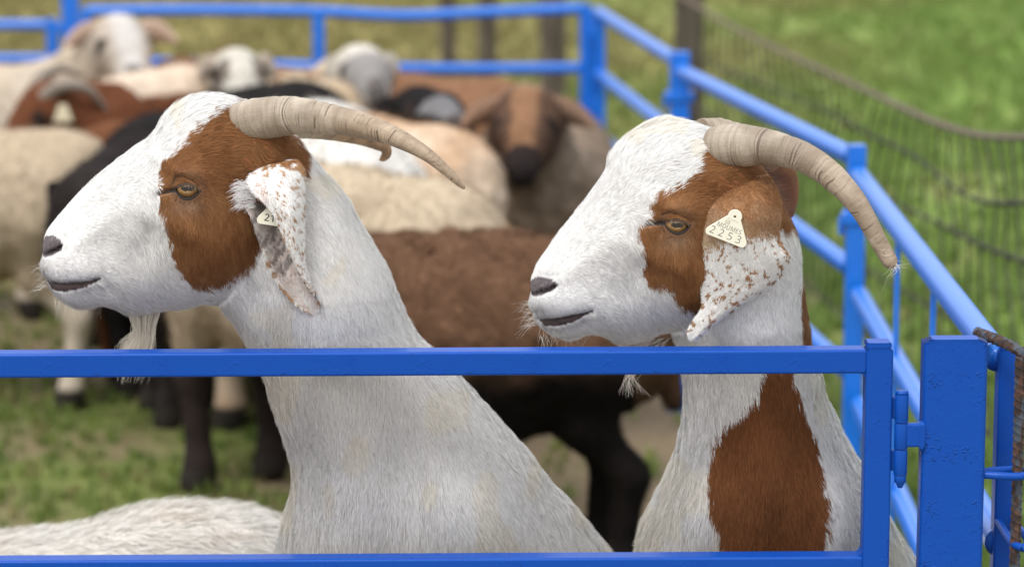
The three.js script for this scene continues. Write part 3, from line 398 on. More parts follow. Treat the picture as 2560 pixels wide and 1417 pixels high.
animal({ name: 'black_sheep', x: at(640, 6.95), z: -3.85, yaw: 8 * deg, s: 0.96, poll: P(1045, 285, -3.55), nose: P(1145, 330, -3.4), headSize: 1.1, coat: (x, y, z, n) => x > 0.16 ? mixc(BROWN, DARK, 0.5) : BROWN, face: (a, b, u, n) => a > 0.5 && a < 0.95 && u > 0.03 ? [0.17, 0.165, 0.17] : DARK, earCol: DARK, ear: 0.09, wool: 3000, label: 'black headed sheep with a grey blaze and brown shoulders behind the horn tip' });
animal({ name: 'sheep', x: at(835, 6.1), z: -3.15, yaw: 98 * deg, s: 1.09, poll: P(690, 330, -3.75), nose: P(640, 420, -3.85), coat: () => [0.60, 0.575, 0.535], wool: 5000, label: 'clean white sheep whose back shows under the left goat\'s horn' });
animal({ name: 'sheep', x: at(805, 6.3), z: -3.35, yaw: 150 * deg, s: 1.07, stretch: 0.8, poll: P(560, 480, -3.6), nose: P(500, 570, -3.6), coat: (x, y, z, n) => mixc(PEACH, [0.6, 0.5, 0.4], sstep(-0.2, 0.4, n) * 0.6), wool: 5000, label: 'peach coloured sheep standing left of the brown faced sheep' });
animal({ name: 'sheep', x: at(765, 5.75), z: -2.75, yaw: 140 * deg, s: 1.03, fat: 1.06, poll: P(450, 560, -3.1), nose: P(400, 680, -3.1), coat: (x, y, z, n) => y < 0.3 ? [0.03, 0.022, 0.02] : mixc([0.46, 0.375, 0.27], [0.27, 0.205, 0.145], sstep(0.05, 0.45, n + (y < 0.42 ? 0.2 : 0)) * 0.75), wool: 9000, label: 'cream sheep with a round rump and dark legs between the two white goats' });
animal({ name: 'brown_sheep', x: at(930, 7.6), z: -4.6, yaw: 165 * deg, s: 0.98, poll: P(540, 300, -4.7), nose: P(480, 380, -4.7), coat: () => [0.2, 0.105, 0.06], wool: 2500, label: 'brown sheep back beside the ear of the brown faced sheep' });
animal({ name: 'brown_sheep', x: at(1352, 6.75), z: -3.78, yaw: -97 * deg, s: 0.97, poll: P(1318, 285, -3.36), nose: P(1304, 422, -3.2), neck: 0.085, headSize: 0.95, coat: (x, y, z, n) => mixc([0.17, 0.115, 0.075], [0.26, 0.2, 0.15], 0.5 + n), face: (a, b, u, n) => a > 0.8 ? [0.028, 0.02, 0.018] : Math.abs(b) < 0.03 ? [0.21, 0.115, 0.065] : [0.085, 0.05, 0.035], snout: [0.02, 0.016, 0.016], earCol: [0.3, 0.19, 0.13], earUp: -0.3, ear: 0.115, wool: 6000, label: 'brown faced sheep with drooping ears looking at the camera near the corner' });
animal({ name: 'brown_sheep', x: at(1118, 5.2), z: -2.2, yaw: 179 * deg, s: 0.95, stretch: 0.9, fat: 1.07, rough: 0.008, cell: 0.011, poll: P(735, 585, -2.25), nose: P(660, 660, -2.25), coat: (x, y, z, n) => mixc(mixc([0.165, 0.09, 0.053], [0.098, 0.052, 0.031], sstep(-0.15, 0.4, n)), [0.012, 0.0095, 0.009], sstep(0.52, 0.43, y + 0.08 * n + (x < -0.36 ? 0.1 : 0))), wool: 42000, woolLen: 0.012, label: 'large woolly brown sheep with black legs standing between the two white goats' });
{ // white goat's back close behind the lower rail
  const z = -0.5, p = (px, py) => P(px, py, z), g = { c: [capsule(p(590, 1474), p(420, 1470), 0.094, 0.09), capsule(p(420, 1470), p(60, 1545), 0.09, 0.086), capsule(p(60, 1545), p(-330, 1580), 0.086, 0.095), capsule(p(560, 1560), p(-300, 1700), 0.13, 0.14), capsule(p(-330, 1600), p(-620, 1780), 0.1, 0.06), capsule(p(-620, 1790), p(-760, 2010), 0.055, 0.034)], l: [] };
  for (const [px, dz] of [[560, -0.09], [540, 0.07], [-260, -0.09], [-300, 0.07]]) { const b = P(px, 1700, z + dz); g.l.push(capsule(V(b.x, 0.44, b.z), V(b.x + 0.02, 0.24, b.z), 0.08, 0.038), capsule(V(b.x + 0.02, 0.24, b.z), V(b.x, 0.02, b.z), 0.036, 0.032)); }
  const f = (x, y, zz) => { let d = -9; for (const b of g.c) d = smax(d, b(x, y, zz), 0.06); for (const b of g.l) d = smax(d, b(x, y, zz), 0.04); return d; };
  const a = p(-820, 1400), b = p(1120, 1400), surf = surfaceNet(f, span([[a.x, b.x, 0.011]]), span([[-0.02, 0.75, 0.011]]), span([[z - 0.3, z + 0.3, 0.011]])), base = V((a.x + b.x) / 2, 0, z), n = surf.pos.length / 3, col = new Float32Array(n * 3);
  const cf = (q) => { const t = fbm(q.x * 12, q.y * 30, q.z * 30, 3); return mixc([0.74, 0.71, 0.66], [0.66, 0.58, 0.5], sstep(0.0, 0.5, t) * 0.7); };
  for (let i = 0; i < n; i++) col.set(cf(V(surf.pos[i * 3], surf.pos[i * 3 + 1], surf.pos[i * 3 + 2])), i * 3);
  const o = thing('white_goat', base, 'white goat whose furry back rises just above the lower gate rail at bottom left', 'goat', 'sheep and goats crowded in the pen');
  part(o, 'body', geomOf(surf.pos, surf.nor, col, surf.idx), skinMat);
  const w = part(o, 'coat_hair', hairOn(surf, { count: 60000, keep: (q, nn) => q.y > 0.42 ? 1 : 0.1, dir: (q, nn, d) => d.set(0.9, -0.15, 0).addScaledVector(V(0, -1, 0), Math.max(0, nn.z) * 0.8), len: (q) => q.y < 0.1 ? 0.008 : 0.02, wid: () => 0.0009, col: (q) => { const c = cf(q), k = rr(0.82, 1.1); return [c[0] * k, c[1] * k, c[2] * k]; }, lift: 0.26, clump: 0.012, clumpy: 0.35, jitter: 0.2 }), furMat); w.userData.kind = 'stuff';
  for (const dz of [-0.05, 0.05]) { const h = P(-640, 1800, z + dz); part(o, 'ear', tube([V(h.x, h.y, h.z), V(h.x + 0.02, h.y - 0.07, h.z + dz * 0.8), V(h.x + 0.01, h.y - 0.15, h.z + dz)], (t) => 0.004 + 0.02 * Math.sin(Math.PI * (0.15 + 0.8 * t)), 10, 16, false, (q) => [Math.cos(q), 0.3 * Math.sin(q)]), new THREE.MeshStandardMaterial({ color: new THREE.Color().setRGB(0.6, 0.5, 0.42), roughness: 0.9 })); }
}

// ------------------------------------------------------------------ the two goats at the gate
const inPoly = (x, y, p) => { let c = false; for (let i = 0, j = p.length - 1; i < p.length; j = i++) if ((p[i][1] > y) !== (p[j][1] > y) && x < (p[j][0] - p[i][0]) * (y - p[i][1]) / (p[j][1] - p[i][1]) + p[i][0]) c = !c; return c; };
const segDist = (x, y, a, b) => { const dx = b[0] - a[0], dy = b[1] - a[1], t = clamp(((x - a[0]) * dx + (y - a[1]) * dy) / (dx * dx + dy * dy || 1), 0, 1); return Math.hypot(x - a[0] - dx * t, y - a[1] - dy * t); };
const lineDist = (x, y, l) => { let d = 1e9; for (let i = 0; i < l.length - 1; i++) d = Math.min(d, segDist(x, y, l[i], l[i + 1])); return d; };
const polyDist = (x, y, p) => { let d = 1e9; for (let i = 0, j = p.length - 1; i < p.length; j = i++) d = Math.min(d, segDist(x, y, p[j], p[i])); return inPoly(x, y, p) ? d : -d; };
function smoothLoop(p, n = 4) { const c = new THREE.CatmullRomCurve3(p.map(([x, y]) => V(x, y, 0)), true, 'centripetal'), o = []; for (let i = 0; i < p.length * n; i++) { const q = c.getPoint(i / (p.length * n)); o.push([q.x, q.y]); } return o; }
// half-thickness of the solid that a side outline rounds up to: u solves laplace(u) = -1 inside it, a strip becomes a cylinder
function inflate(outline, h, widthK, relief) {
  let x0 = 1e9, x1 = -1e9, y0 = 1e9, y1 = -1e9; for (const [x, y] of outline) { x0 = Math.min(x0, x); x1 = Math.max(x1, x); y0 = Math.min(y0, y); y1 = Math.max(y1, y); }
  x0 -= 6 * h; y0 -= 6 * h; const nx = Math.ceil((x1 + 6 * h - x0) / h), ny = Math.ceil((y1 + 6 * h - y0) / h), d = new Float32Array(nx * ny), u = new Float32Array(nx * ny);
  for (let j = 0; j < ny; j++) for (let i = 0; i < nx; i++) d[j * nx + i] = polyDist(x0 + i * h, y0 + j * h, outline);
  for (let it = 0; it < 700; it++) for (let par = 0; par < 2; par++) for (let j = 1; j < ny - 1; j++) for (let i = 1 + ((j + par) & 1); i < nx - 1; i += 2) {
    const k = j * nx + i; if (d[k] <= 0) continue; let sum = h * h, den = 4;
    for (const m of [k - 1, k + 1, k - nx, k + nx]) if (d[m] > 0) sum += u[m]; else den -= Math.max(-3, d[m] / Math.max(d[k], 0.2 * h));
    u[k] += 1.85 * (sum / den - u[k]); if (u[k] < 0) u[k] = 0;
  }
  const Q = new Float32Array(nx * ny);
  for (let j = 0; j < ny; j++) for (let i = 0; i < nx; i++) { const k = j * nx + i, x = x0 + i * h, y = y0 + j * h; if (d[k] > 0) { const w = Math.sqrt(2 * u[k]) * widthK(x, y), q = Math.max(0.0005, w + relief(x, y) * sstep(0, 0.012, d[k])); Q[k] = q * q * Math.min(1, d[k] / 0.0004); } else Q[k] = 0.055 * d[k]; }
  return (x, y) => { const fx = clamp((x - x0) / h, 0, nx - 1.001), fy = clamp((y - y0) / h, 0, ny - 1.001), i = fx | 0, j = fy | 0, a = fx - i, b = fy - j, k = j * nx + i; const q = lerp(lerp(Q[k], Q[k + 1], a), lerp(Q[k + nx], Q[k + nx + 1], a), b); const ox = Math.max(0, x0 - x, x - x0 - nx * h), oy = Math.max(0, y0 - y, y - y0 - ny * h); return q - 0.055 * (ox + oy); };
}
const pd = (q, dz) => (q - dz * dz) / Math.sqrt(Math.max(q, 0) + dz * dz + 0.0001);
const spotsTex = (x, y, s, th, k) => sstep(th, th + 0.12, noise(x / s, y / s, k) * 0.7 + noise(x / s * 2.1, y / s * 2.1, k + 5) * 0.45);
const FURW = [0.83, 0.82, 0.80], FURB = [0.31, 0.147, 0.06], FURD = [0.2, 0.08, 0.029], SKIN = [0.045, 0.035, 0.036];

function sheet(rows, thick, nu = 40, nv = 56) { // skin over rows of points, both faces; returns a surface with its own (u, v)
  const R = rows.map((r) => new THREE.CatmullRomCurve3(r, false, 'centripetal')), g = [];
  for (let j = 0; j <= nv; j++) { const line = []; for (let i = 0; i <= nu; i++) line.push(null); g.push(line); }
  for (let i = 0; i <= nu; i++) { const c = new THREE.CatmullRomCurve3(R.map((q) => q.getPoint(i / nu)), false, 'centripetal'); for (let j = 0; j <= nv; j++) g[j][i] = c.getPoint(j / nv); }
  const nrm = (j, i) => V().crossVectors(g[j][Math.min(nu, i + 1)].clone().sub(g[j][Math.max(0, i - 1)]), g[Math.min(nv, j + 1)][i].clone().sub(g[Math.max(0, j - 1)][i])).normalize();
  const pos = [], nor = [], uv = [], idx = [], S = (nv + 1) * (nu + 1);
  for (const s of [1, -1]) for (let j = 0; j <= nv; j++) for (let i = 0; i <= nu; i++) { const n = nrm(j, i).multiplyScalar(-s), e = Math.min(1, 6 * Math.min(i, nu - i, j, nv - j) / nu + 0.15), p = g[j][i].clone().addScaledVector(n, thick / 2 * e); pos.push(p.x, p.y, p.z); nor.push(n.x, n.y, n.z); uv.push(i / nu, j / nv); }
  for (const s of [0, 1]) for (let j = 0; j < nv; j++) for (let i = 0; i < nu; i++) { const a = s * S + j * (nu + 1) + i, b = a + nu + 1; s ? idx.push(a, a + 1, b, a + 1, b + 1, b) : idx.push(a, b, a + 1, a + 1, b, b + 1); }
  const rim = []; for (let i = 0; i < nu; i++) rim.push([i, i + 1], [nv * (nu + 1) + i + 1, nv * (nu + 1) + i]); for (let j = 0; j < nv; j++) rim.push([(j + 1) * (nu + 1), j * (nu + 1)], [j * (nu + 1) + nu, (j + 1) * (nu + 1) + nu]);
  for (const [a, b] of rim) idx.push(a, b, a + S, b, b + S, a + S);
  return { pos: new Float32Array(pos), nor: new Float32Array(nor), idx: new Uint32Array(idx), uv, S };
}
const hornTex = (k) => dataTex(256, 1024, (i, j) => { // worn keratin: growth rings, long fibres, a few short cracks
  const wob = 5 * fbm(i / 60, j / 60, k, 2), ring = fbm((j + wob * 3) / 7, 3, k, 3), fine = noise((j + wob * 3) / 2.1, 1, k + 1), crack = sstep(0.52, 0.62, noise((j + wob * 3) / 3.1, 0.5 * noise(i / 40, j / 60, k), k + 4)) * sstep(0.0, 0.5, noise(i / 40, j / 30, k + 9)), st = fbm(i / 2.2, j / 110, k + 2, 3);
  let c = mixc([188, 175, 156], [152, 137, 118], sstep(-0.35, 0.35, fbm(i / 60, j / 50, k + 7, 3))); c = mixc(c, [138, 122, 104], 0.34 * sstep(0, 0.4, ring)); c = mixc(c, [205, 196, 180], 0.14 * sstep(0.1, 0.5, fine)); c = mixc(c, [124, 110, 96], 0.13 * sstep(0.05, 0.4, st)); return mixc(c, [84, 70, 58], crack * 0.62);
}, true);
const hornBump = dataTex(256, 512, (i, j) => { const w = 3 * fbm(i / 40, j / 40, 3, 2), v = 128 + 70 * fbm((j + w * 4) / 6, 3, 3, 3) + 22 * fbm(i / 2.4, j / 70, 6, 2) + 25 * noise(i / 3, j / 3, 1); return [v, v, v]; });
function horn(list, k, tint = [1, 1, 1], tip = tint) { // [px, py, width in px, z]
  const pts = list.map(([x, y, , z]) => P(x, y, z)), rad = list.map(([, , w, z]) => w / 2 * (3 - z) / FOCAL), c = new THREE.CatmullRomCurve3(pts, false, 'centripetal');
  const n = 220, ts = list.map((_, i) => i / (list.length - 1)), L = c.getLength(), lens = c.getLengths(400), rr2 = (t) => { const want = t * L; let a = 0; while (a < 400 && lens[a + 1] < want) a++; const q = (a + (want - lens[a]) / (lens[a + 1] - lens[a] || 1)) / 400 * (list.length - 1), i = clamp(Math.floor(q), 0, list.length - 2); return lerp(rad[i], rad[i + 1], clamp(q - i, 0, 1)); };
  const g = tube(pts, (t, a) => { const r = rr2(t); return r * (1 + 0.022 * Math.sin(t * L / 0.011 * 6.28 + 0.6 * Math.sin(a)) * (1 - t) * (0.5 + 0.5 * noise(t * 24, 2, k)) + 0.03 * noise(t * 16, Math.cos(a) * 0.8, k) + 0.012 * noise(t * 40, Math.cos(a) * 5, Math.sin(a) * 5)); }, 40, n);
  const m = new THREE.MeshStandardMaterial({ map: hornTex(k), bumpMap: hornBump.clone(), bumpScale: 0.0011, roughness: 0.62, vertexColors: true }); { const hc = []; for (let i = 0; i < g.attributes.position.count; i++) hc.push(...mixc(tint, tip, sstep(0.25, 0.6, Math.min(1, Math.floor(i / 41) / n)))); g.setAttribute('color', new THREE.BufferAttribute(new Float32Array(hc), 3)); } m.map.repeat.set(1, 2.6); m.bumpMap.repeat.set(1, 4.5); m.name = 'horn'; return [g, m];
}

function hero(o) {
  const zt = o.zmid, zOfPy = (py) => { for (let i = 0; i < zt.length - 1; i++) if (py <= zt[i + 1][0]) return lerp(zt[i][1], zt[i + 1][1], clamp((py - zt[i][0]) / (zt[i + 1][0] - zt[i][0]), 0, 1)); return zt[zt.length - 1][1]; };
  const ytab = zt.map(([py, z]) => [P(o.eye[0], py, z).y, z]);
  const zc = (y) => { if (y >= ytab[0][0]) return ytab[0][1]; for (let i = 0; i < ytab.length - 1; i++) if (y >= ytab[i + 1][0]) { const t = (ytab[i][0] - y) / (ytab[i][0] - ytab[i + 1][0]); return lerp(ytab[i][1], ytab[i + 1][1], t * t * (3 - 2 * t) * 0.3 + t * 0.7); } return ytab[ytab.length - 1][1]; };
  const headZ = zt[0][1], toXY = (z) => ([x, y]) => { const q = P(x, y, z ?? zOfPy(y)); return [q.x, q.y]; };
  const pxOf = (x, y, z) => toPx(V(x, y, z)), tmp = V(), tmp2 = V();
  const hsh = o.shift, reliefs = o.relief;
  const reliefPx = (X, Y) => { let e = 0; for (const [cx, cy, a, sx, sy, r] of reliefs) { const dx = X - cx, dy = Y - cy, c = Math.cos(r * deg), s = Math.sin(r * deg), u = (dx * c + dy * s) / sx, v = (-dx * s + dy * c) / sy; e += 1.45 * a * Math.exp(-u * u - v * v); } const m = lineDist(X, Y, o.mouth), nl = lineDist(X, Y, o.nostril); e -= 6.5 * Math.exp(-(m * m) / 34); e -= 7.5 * Math.exp(-(nl * nl) / 20); const cr = lineDist(X, Y, o.crease); e -= 2.2 * Math.exp(-(cr * cr) / 9); const t = lineDist(X, Y, o.tear); e -= 3.2 * Math.exp(-(t * t) / 44); return e * 0.001; };
  const Qh = inflate(smoothLoop(o.head).map(toXY(headZ)), 0.0016, (x, y) => { const [X] = pxOf(x, y, headZ); return lerp(0.8, 0.95, sstep(o.nose[0], o.nose[0] + 380, X)); }, (x, y) => { const [X, Y] = pxOf(x, y, headZ); return reliefPx(X, Y); });
  const Qn = inflate(smoothLoop(o.neckLine).map(toXY()), 0.004, (x, y) => o.neckK, (x, y) => { const [X, Y] = toPx(V(x, y, zc(y))); return o.neckRelief(X, Y) * 0.0015; });
  // eye
  const ep = P(o.eye[0], o.eye[1], headZ), ew = Math.sqrt(Math.max(Qh(ep.x, ep.y), 0)), ER = 0.0142, ez = ew - ER - 0.0012, [cxl, cyl, cxr, cyr, yUm, yLm] = o.almond;
  const upY = (X) => { const s = clamp((X - (cxl + cxr) / 2) / ((cxr - cxl) / 2), -1.3, 1.3), c = lerp(cyl, cyr, (s + 1) / 2); return c + (yUm - (cyl + cyr) / 2) * (1 - s * s); }, loY = (X) => { const s = clamp((X - (cxl + cxr) / 2) / ((cxr - cxl) / 2), -1.3, 1.3), c = lerp(cyl, cyr, (s + 1) / 2); return c + (yLm - (cyl + cyr) / 2) * (1 - s * s); };
  const almond = (X, Y) => Math.min(Y - upY(X), loY(X) - Y, (X - cxl) * 0.9, (cxr - X) * 0.9);   // px, positive inside the opening
  // barrel and legs, out of the picture's lower edge
  const c0 = P(o.chest[0], o.chest[1], zOfPy(o.chest[1])), ax = V(o.axis, 0, -1).normalize(), sd = V(-ax.z, 0, ax.x), bones = [], R = 0.12, hip = c0.clone().addScaledVector(ax, 0.58); hip.y = 0.47;
  bones.push(capsule(V(c0.x, c0.y - 0.02, c0.z), c0.clone().addScaledVector(ax, 0.3).setY(0.46), R, R * 1.08), capsule(c0.clone().addScaledVector(ax, 0.3).setY(0.46), hip, R * 1.08, R * 0.95));
  for (const q of [-1, 1]) {
    const f = c0.clone().addScaledVector(ax, 0.02).addScaledVector(sd, 0.075 * q), b = hip.clone().addScaledVector(sd, 0.075 * q), at2 = (v, y, fw) => v.clone().addScaledVector(ax, -fw).setY(y);
    bones.push(capsule(at2(f, 0.46, 0), at2(f, 0.29, 0.0), 0.07, 0.038), capsule(at2(f, 0.29, 0), at2(f, 0.04, 0), 0.033, 0.026), capsule(at2(f, 0.05, 0.005), at2(f, 0.012, 0.02), 0.03, 0.034));
    bones.push(capsule(at2(b, 0.44, 0), at2(b, 0.36, 0.05), 0.09, 0.068), capsule(at2(b, 0.36, 0.05), at2(b, 0.25, -0.06), 0.068, 0.036), capsule(at2(b, 0.25, -0.06), at2(b, 0.04, -0.03), 0.034, 0.027), capsule(at2(b, 0.05, -0.03), at2(b, 0.012, -0.01), 0.03, 0.034));
  }
  bones.push(capsule(hip.clone().addScaledVector(ax, 0.1).setY(0.52), hip.clone().addScaledVector(ax, 0.17).setY(0.54), 0.03, 0.015));
  const yCut = P(0, 1300, -0.2).y;
  const f = (x, y, z) => {
    const dz = z - zc(y); let d = pd(Qn(x, y), dz);
    const h = pd(Qh(x, y), z - headZ); d = smax(d, h, 0.016);
    if (y < yCut) for (const b of bones) d = smax(d, b(x, y, z), 0.05);
    if (Math.abs(x - ep.x) < 0.03 && Math.abs(y - ep.y) < 0.03 && Math.abs(z - headZ) > ez) { const [X, Y] = toPx(tmp2.set(x, y, headZ)), cut = Math.min(almond(X, Y) * 0.00043, Math.abs(z - headZ) - ez); d = Math.min(d, -cut); }
    return d;
  };
  const xy = [...o.head, ...o.neckLine].map(toXY()), xa = Math.min(...xy.map((q) => q[0])) - 0.015, xb = Math.max(...xy.map((q) => q[0])) + 0.015, yt = Math.max(...xy.map((q) => q[1])) + 0.012, yFine = P(0, 900, -0.1).y, yMid = P(0, 1420, -0.2).y, xe = Math.max(xb, hip.x + 0.3);
  const hx1 = P(o.nose[0] + 720, 500, headZ).x, F = 0.0011, ea = ep.x - 0.024, eb = ep.x + 0.02, ec2 = ep.y - 0.016, ed2 = ep.y + 0.014;
  const surf = surfaceNet(f, span([[xa, ea, 0.0026], [ea, eb, F], [eb, hx1, 0.0026], [hx1, xb, 0.005], ...(xe > xb ? [[xb, xe, 0.012]] : [])]), span([[-0.03, yMid, 0.012], [yMid, yFine, 0.0045], [yFine, ec2, 0.0026], [ec2, ed2, F], [ed2, yt, 0.0026]]), span([[hip.z - 0.28, -0.34, 0.014], [-0.34, headZ - 0.075, 0.006], [headZ - 0.075, headZ + ew - 0.013, 0.0026], [headZ + ew - 0.013, headZ + ew + 0.008, 0.0014], [headZ + ew + 0.008, 0.03, 0.0026]]));
  const onMid = (p) => toPx(tmp.set(p.x, p.y, zc(p.y)));
  const eyeIn = (X, Y) => Math.abs(X - o.eye[0]) < 60 && almond(X, Y) > -3.5;
  const bare = (X, Y) => inPoly(X, Y, o.leather) || inPoly(X, Y, o.lips) || lineDist(X, Y, o.mouth) < 2.5 || lineDist(X, Y, o.tear) < 4.6;
  const base = (X, Y, near, jit) => { // colour of the coat at a place on the side view
    const jx = X + jit * 9 * noise(X / 9, Y / 22, 3) + jit * rr(-5, 5), jy = Y + jit * 9 * noise(X / 9 + 40, Y / 14, 3) + jit * rr(-9, 5);
    if (inPoly(X, Y, o.leather)) return lineDist(X, Y, o.nostril) < 4 ? [0.03, 0.02, 0.02] : mixc([0.075, 0.062, 0.066], [0.17, 0.145, 0.148], 0.5 + 0.5 * noise(X / 3, Y / 3, 1));
    if (inPoly(X, Y, o.lips)) return mixc([0.035, 0.026, 0.026], [0.085, 0.055, 0.05], 0.5 + 0.5 * noise(X / 9, Y / 4, 2));
    const t = lineDist(X, Y, o.tear), e = Math.hypot((X - o.eye[0]) / 1.15, Y - o.eye[1] + 2);
    if (lineDist(X, Y, o.mouth) < 3) return [0.035, 0.026, 0.025]; if (t < 5.5) return [0.03, 0.022, 0.02];
    if (o.brown.some((p) => inPoly(jx, jy, p)) && near) { let c = mixc(FURB, FURD, clamp(0.42 + 0.45 * noise(X / 26, Y / 44, 6) + 0.25 * noise(X / 9, Y / 18, 16), 0, 1)); const under = Math.exp(-(((X - o.eye[0]) / 38) ** 2) - (((Y - o.eye[1] - 42) / 18) ** 2)); c = mixc(c, [0.36, 0.245, 0.165], under * 0.55); return mixc(c, [0.12, 0.065, 0.035], Math.exp(-((e - 33) ** 2) / 60) * 0.6 + Math.exp(-t * t / 60) * 0.5); }
    if (o.extra) { const c = o.extra(jx, jy, near); if (c) return c; }
    const s = o.stipple(X, Y); if (s > 0) return mixc(FURW, [0.16, 0.14, 0.14], s * (0.35 + 0.65 * sstep(-0.2, 0.4, noise(X / 2.4, Y / 2.4, 8))));
    return FURW;
  };
  const n = surf.pos.length / 3, col = new Float32Array(n * 3);
  for (let i = 0; i < n; i++) { const p = V(surf.pos[i * 3], surf.pos[i * 3 + 1], surf.pos[i * 3 + 2]), [X, Y] = onMid(p); let c = base(X, Y, p.z > zc(p.y) - 0.02, 0); if (c === FURW) c = [0.78, 0.745, 0.72]; const [X0, Y0] = toPx(V(p.x, p.y, headZ)); if (Math.abs(X0 - o.eye[0]) < 60 && Math.abs(Y0 - o.eye[1]) < 40) { const al = almond(X0, Y0); if (al > -4.5) c = [0.028, 0.02, 0.018]; else if (al > -30 && lineDist(X0, Y0, o.crease) < 2) c = [0.06, 0.036, 0.024]; } if (p.y < 0.05) c = [0.05, 0.045, 0.04]; col.set(c, i * 3); }
  const g = thing(o.name, V(c0.x, 0, c0.z), o.label, 'goat', 'sheep and goats crowded in the pen');
  part(g, 'body', geomOf(surf.pos, surf.nor, col, surf.idx), skinMat);
  const ctl = o.flow, flow = (X, Y, d) => { let sx = 0, sy = 0, sw = 0; for (const [cx, cy, a, b] of ctl) { const r = (X - cx) ** 2 + (Y - cy) ** 2 + 60, w = 1 / (r * r); sx += a * w; sy += b * w; sw += w; } d.set(sx / sw, -sy / sw, 0); };
  const yHair = P(0, 1560, -0.2).y;
  const hair = hairOn(surf, { count: o.hairs, keep: (p, nn) => { if (p.y < yHair) return 0.0; const [X, Y] = onMid(p); const k = nn.z < -0.15 ? 0.3 : 1; return k * (Y < 870 ? 1.35 : 1) * (p.z < -0.42 ? 0.2 : 1); },
    dir: (p, nn, d) => { const [X, Y] = onMid(p); flow(X, Y, d); },
    len: (p) => { const [X, Y] = onMid(p); if (p.z > headZ && (eyeIn(X, Y) || bare(X, Y))) return 0; const dn = Math.hypot(X - o.nose[0], Y - o.nose[1]); let L = lerp(0.0042, 0.0095, sstep(30, 330, dn)); L = lerp(L, 0.0125, sstep(640, 820, Y - o.shift[1])); L = lerp(L, 0.017, sstep(980, 1300, Y)); if (Y < o.eye[1] - 40 && X < o.eye[0] + 150) L *= lerp(1, 1.45, sstep(o.eye[1] - 60, o.eye[1] - 200, Y)); L += 0.012 * Math.exp(-((X - o.tuft[0]) ** 2 + (Y - o.tuft[1]) ** 2) / 1300); const ed = Math.hypot(X - o.eye[0], Y - o.eye[1]); if (ed < 80) L *= lerp(0.32, 1, sstep(26, 80, ed)); return L; },
    wid: (p) => p.y < yFine ? 0.0006 : 0.00046,
    col: (p) => { const [X, Y] = onMid(p), c = base(X, Y, p.z > zc(p.y) - 0.02, 1), w = c === FURW; let k = w ? rr(0.86, 1.06) : rr(0.72, 1.22); if (w && rnd() < 0.03) return [0.55, 0.5, 0.44]; if (w && noise(X / 60, Y / 90, 12) > 0.35) return [c[0] * k, c[1] * k * 0.97, c[2] * k * 0.9]; return [c[0] * k, c[1] * k, c[2] * k]; },
    stretch: (p) => p.y < yFine ? 2.6 : 1.3, lift: 0.11, clump: 0.0065, clumpy: 0.34, jitter: 0.13, droop: 0.04 });
  part(g, 'coat_hair', hair, furMat).userData.kind = 'stuff';
  // eyes with lids
  const eyeMat = new THREE.MeshPhysicalMaterial({ vertexColors: true, roughness: 0.28, clearcoat: 1, clearcoatRoughness: 0.03 });
  for (const q of [1, -1]) {
    const cen = V(ep.x, ep.y, headZ + q * ez), eg = new THREE.SphereGeometry(ER, 96, 64); eg.rotateX(Math.PI / 2); const ep2 = eg.attributes.position, ec = [];
    for (let i = 0; i < ep2.count; i++) { const x = ep2.getX(i) / ER, y = ep2.getY(i) / ER + (o.look ?? 0.05), r = Math.hypot(x, y), pup = ((Math.abs(x) / 0.52) ** 3.2 + (Math.abs(y + 0.04 * noise(x * 6, 1, 2)) / 0.2) ** 3.2) ** 0.31; const a = Math.atan2(y, x), f2 = 0.5 + 0.5 * noise(a * 9, r * 5, 3); let c = mixc([0.44, 0.25, 0.09], [0.26, 0.13, 0.045], f2 * 0.7); c = mixc([0.46, 0.29, 0.13], c, sstep(0.15, 0.45, r)); if (r > 0.86) c = mixc(c, [0.03, 0.02, 0.015], sstep(0.86, 0.97, r)); if (pup < 1) c = mixc([0.004, 0.003, 0.003], c, sstep(0.88, 1, pup)); ec.push(...c); }
    eg.setAttribute('color', new THREE.BufferAttribute(new Float32Array(ec), 3)); eg.translate(cen.x, cen.y, cen.z); const eye = part(g, 'eye', eg, eyeMat);
    const rimAt = (X, Y, out) => { const w = P(X, Y, headZ), z = Math.sqrt(Math.max(Qh(w.x, w.y), 1e-6)); return V(w.x, w.y, headZ + q * (z + out)); }, rim = (fn, r, name, c) => { const pts = []; for (let i = 0; i <= 12; i++) { const X = lerp(cxl - 2, cxr + 2, i / 12); pts.push(rimAt(X, fn(X), -0.0002)); } part(eye, name, tube(pts, (t) => r * (0.5 + 0.5 * Math.sin(Math.PI * t)), 8, 40), new THREE.MeshStandardMaterial({ color: new THREE.Color().setRGB(...c), roughness: 0.85 })); };
    rim((X) => upY(X) - 1, 0.0011, 'upper_eyelid', [0.07, 0.045, 0.034]); rim((X) => loY(X) + 1.5, 0.0012, 'lower_eyelid', [0.022, 0.017, 0.017]);
    const ls = []; for (let i = 0; i < 15; i++) { const X = lerp(cxl + 6, cxr - 4, rnd()), p0 = rimAt(X, upY(X) - rr(0, 3), 0.0004), l = rr(0.003, 0.006), sx = (X - o.eye[0]) * 0.00004; ls.push({ pts: [p0, p0.clone().add(V(sx, -l * 0.35, q * l * 0.45)), p0.clone().add(V(sx * 2.2, -l * 0.95, q * l * 0.6))], w: 0.0003, col: rnd() < 0.6 ? [0.24, 0.15, 0.08] : [0.36, 0.27, 0.18] }); }
    part(eye, 'eyelashes', strands(ls), furMat);
  }
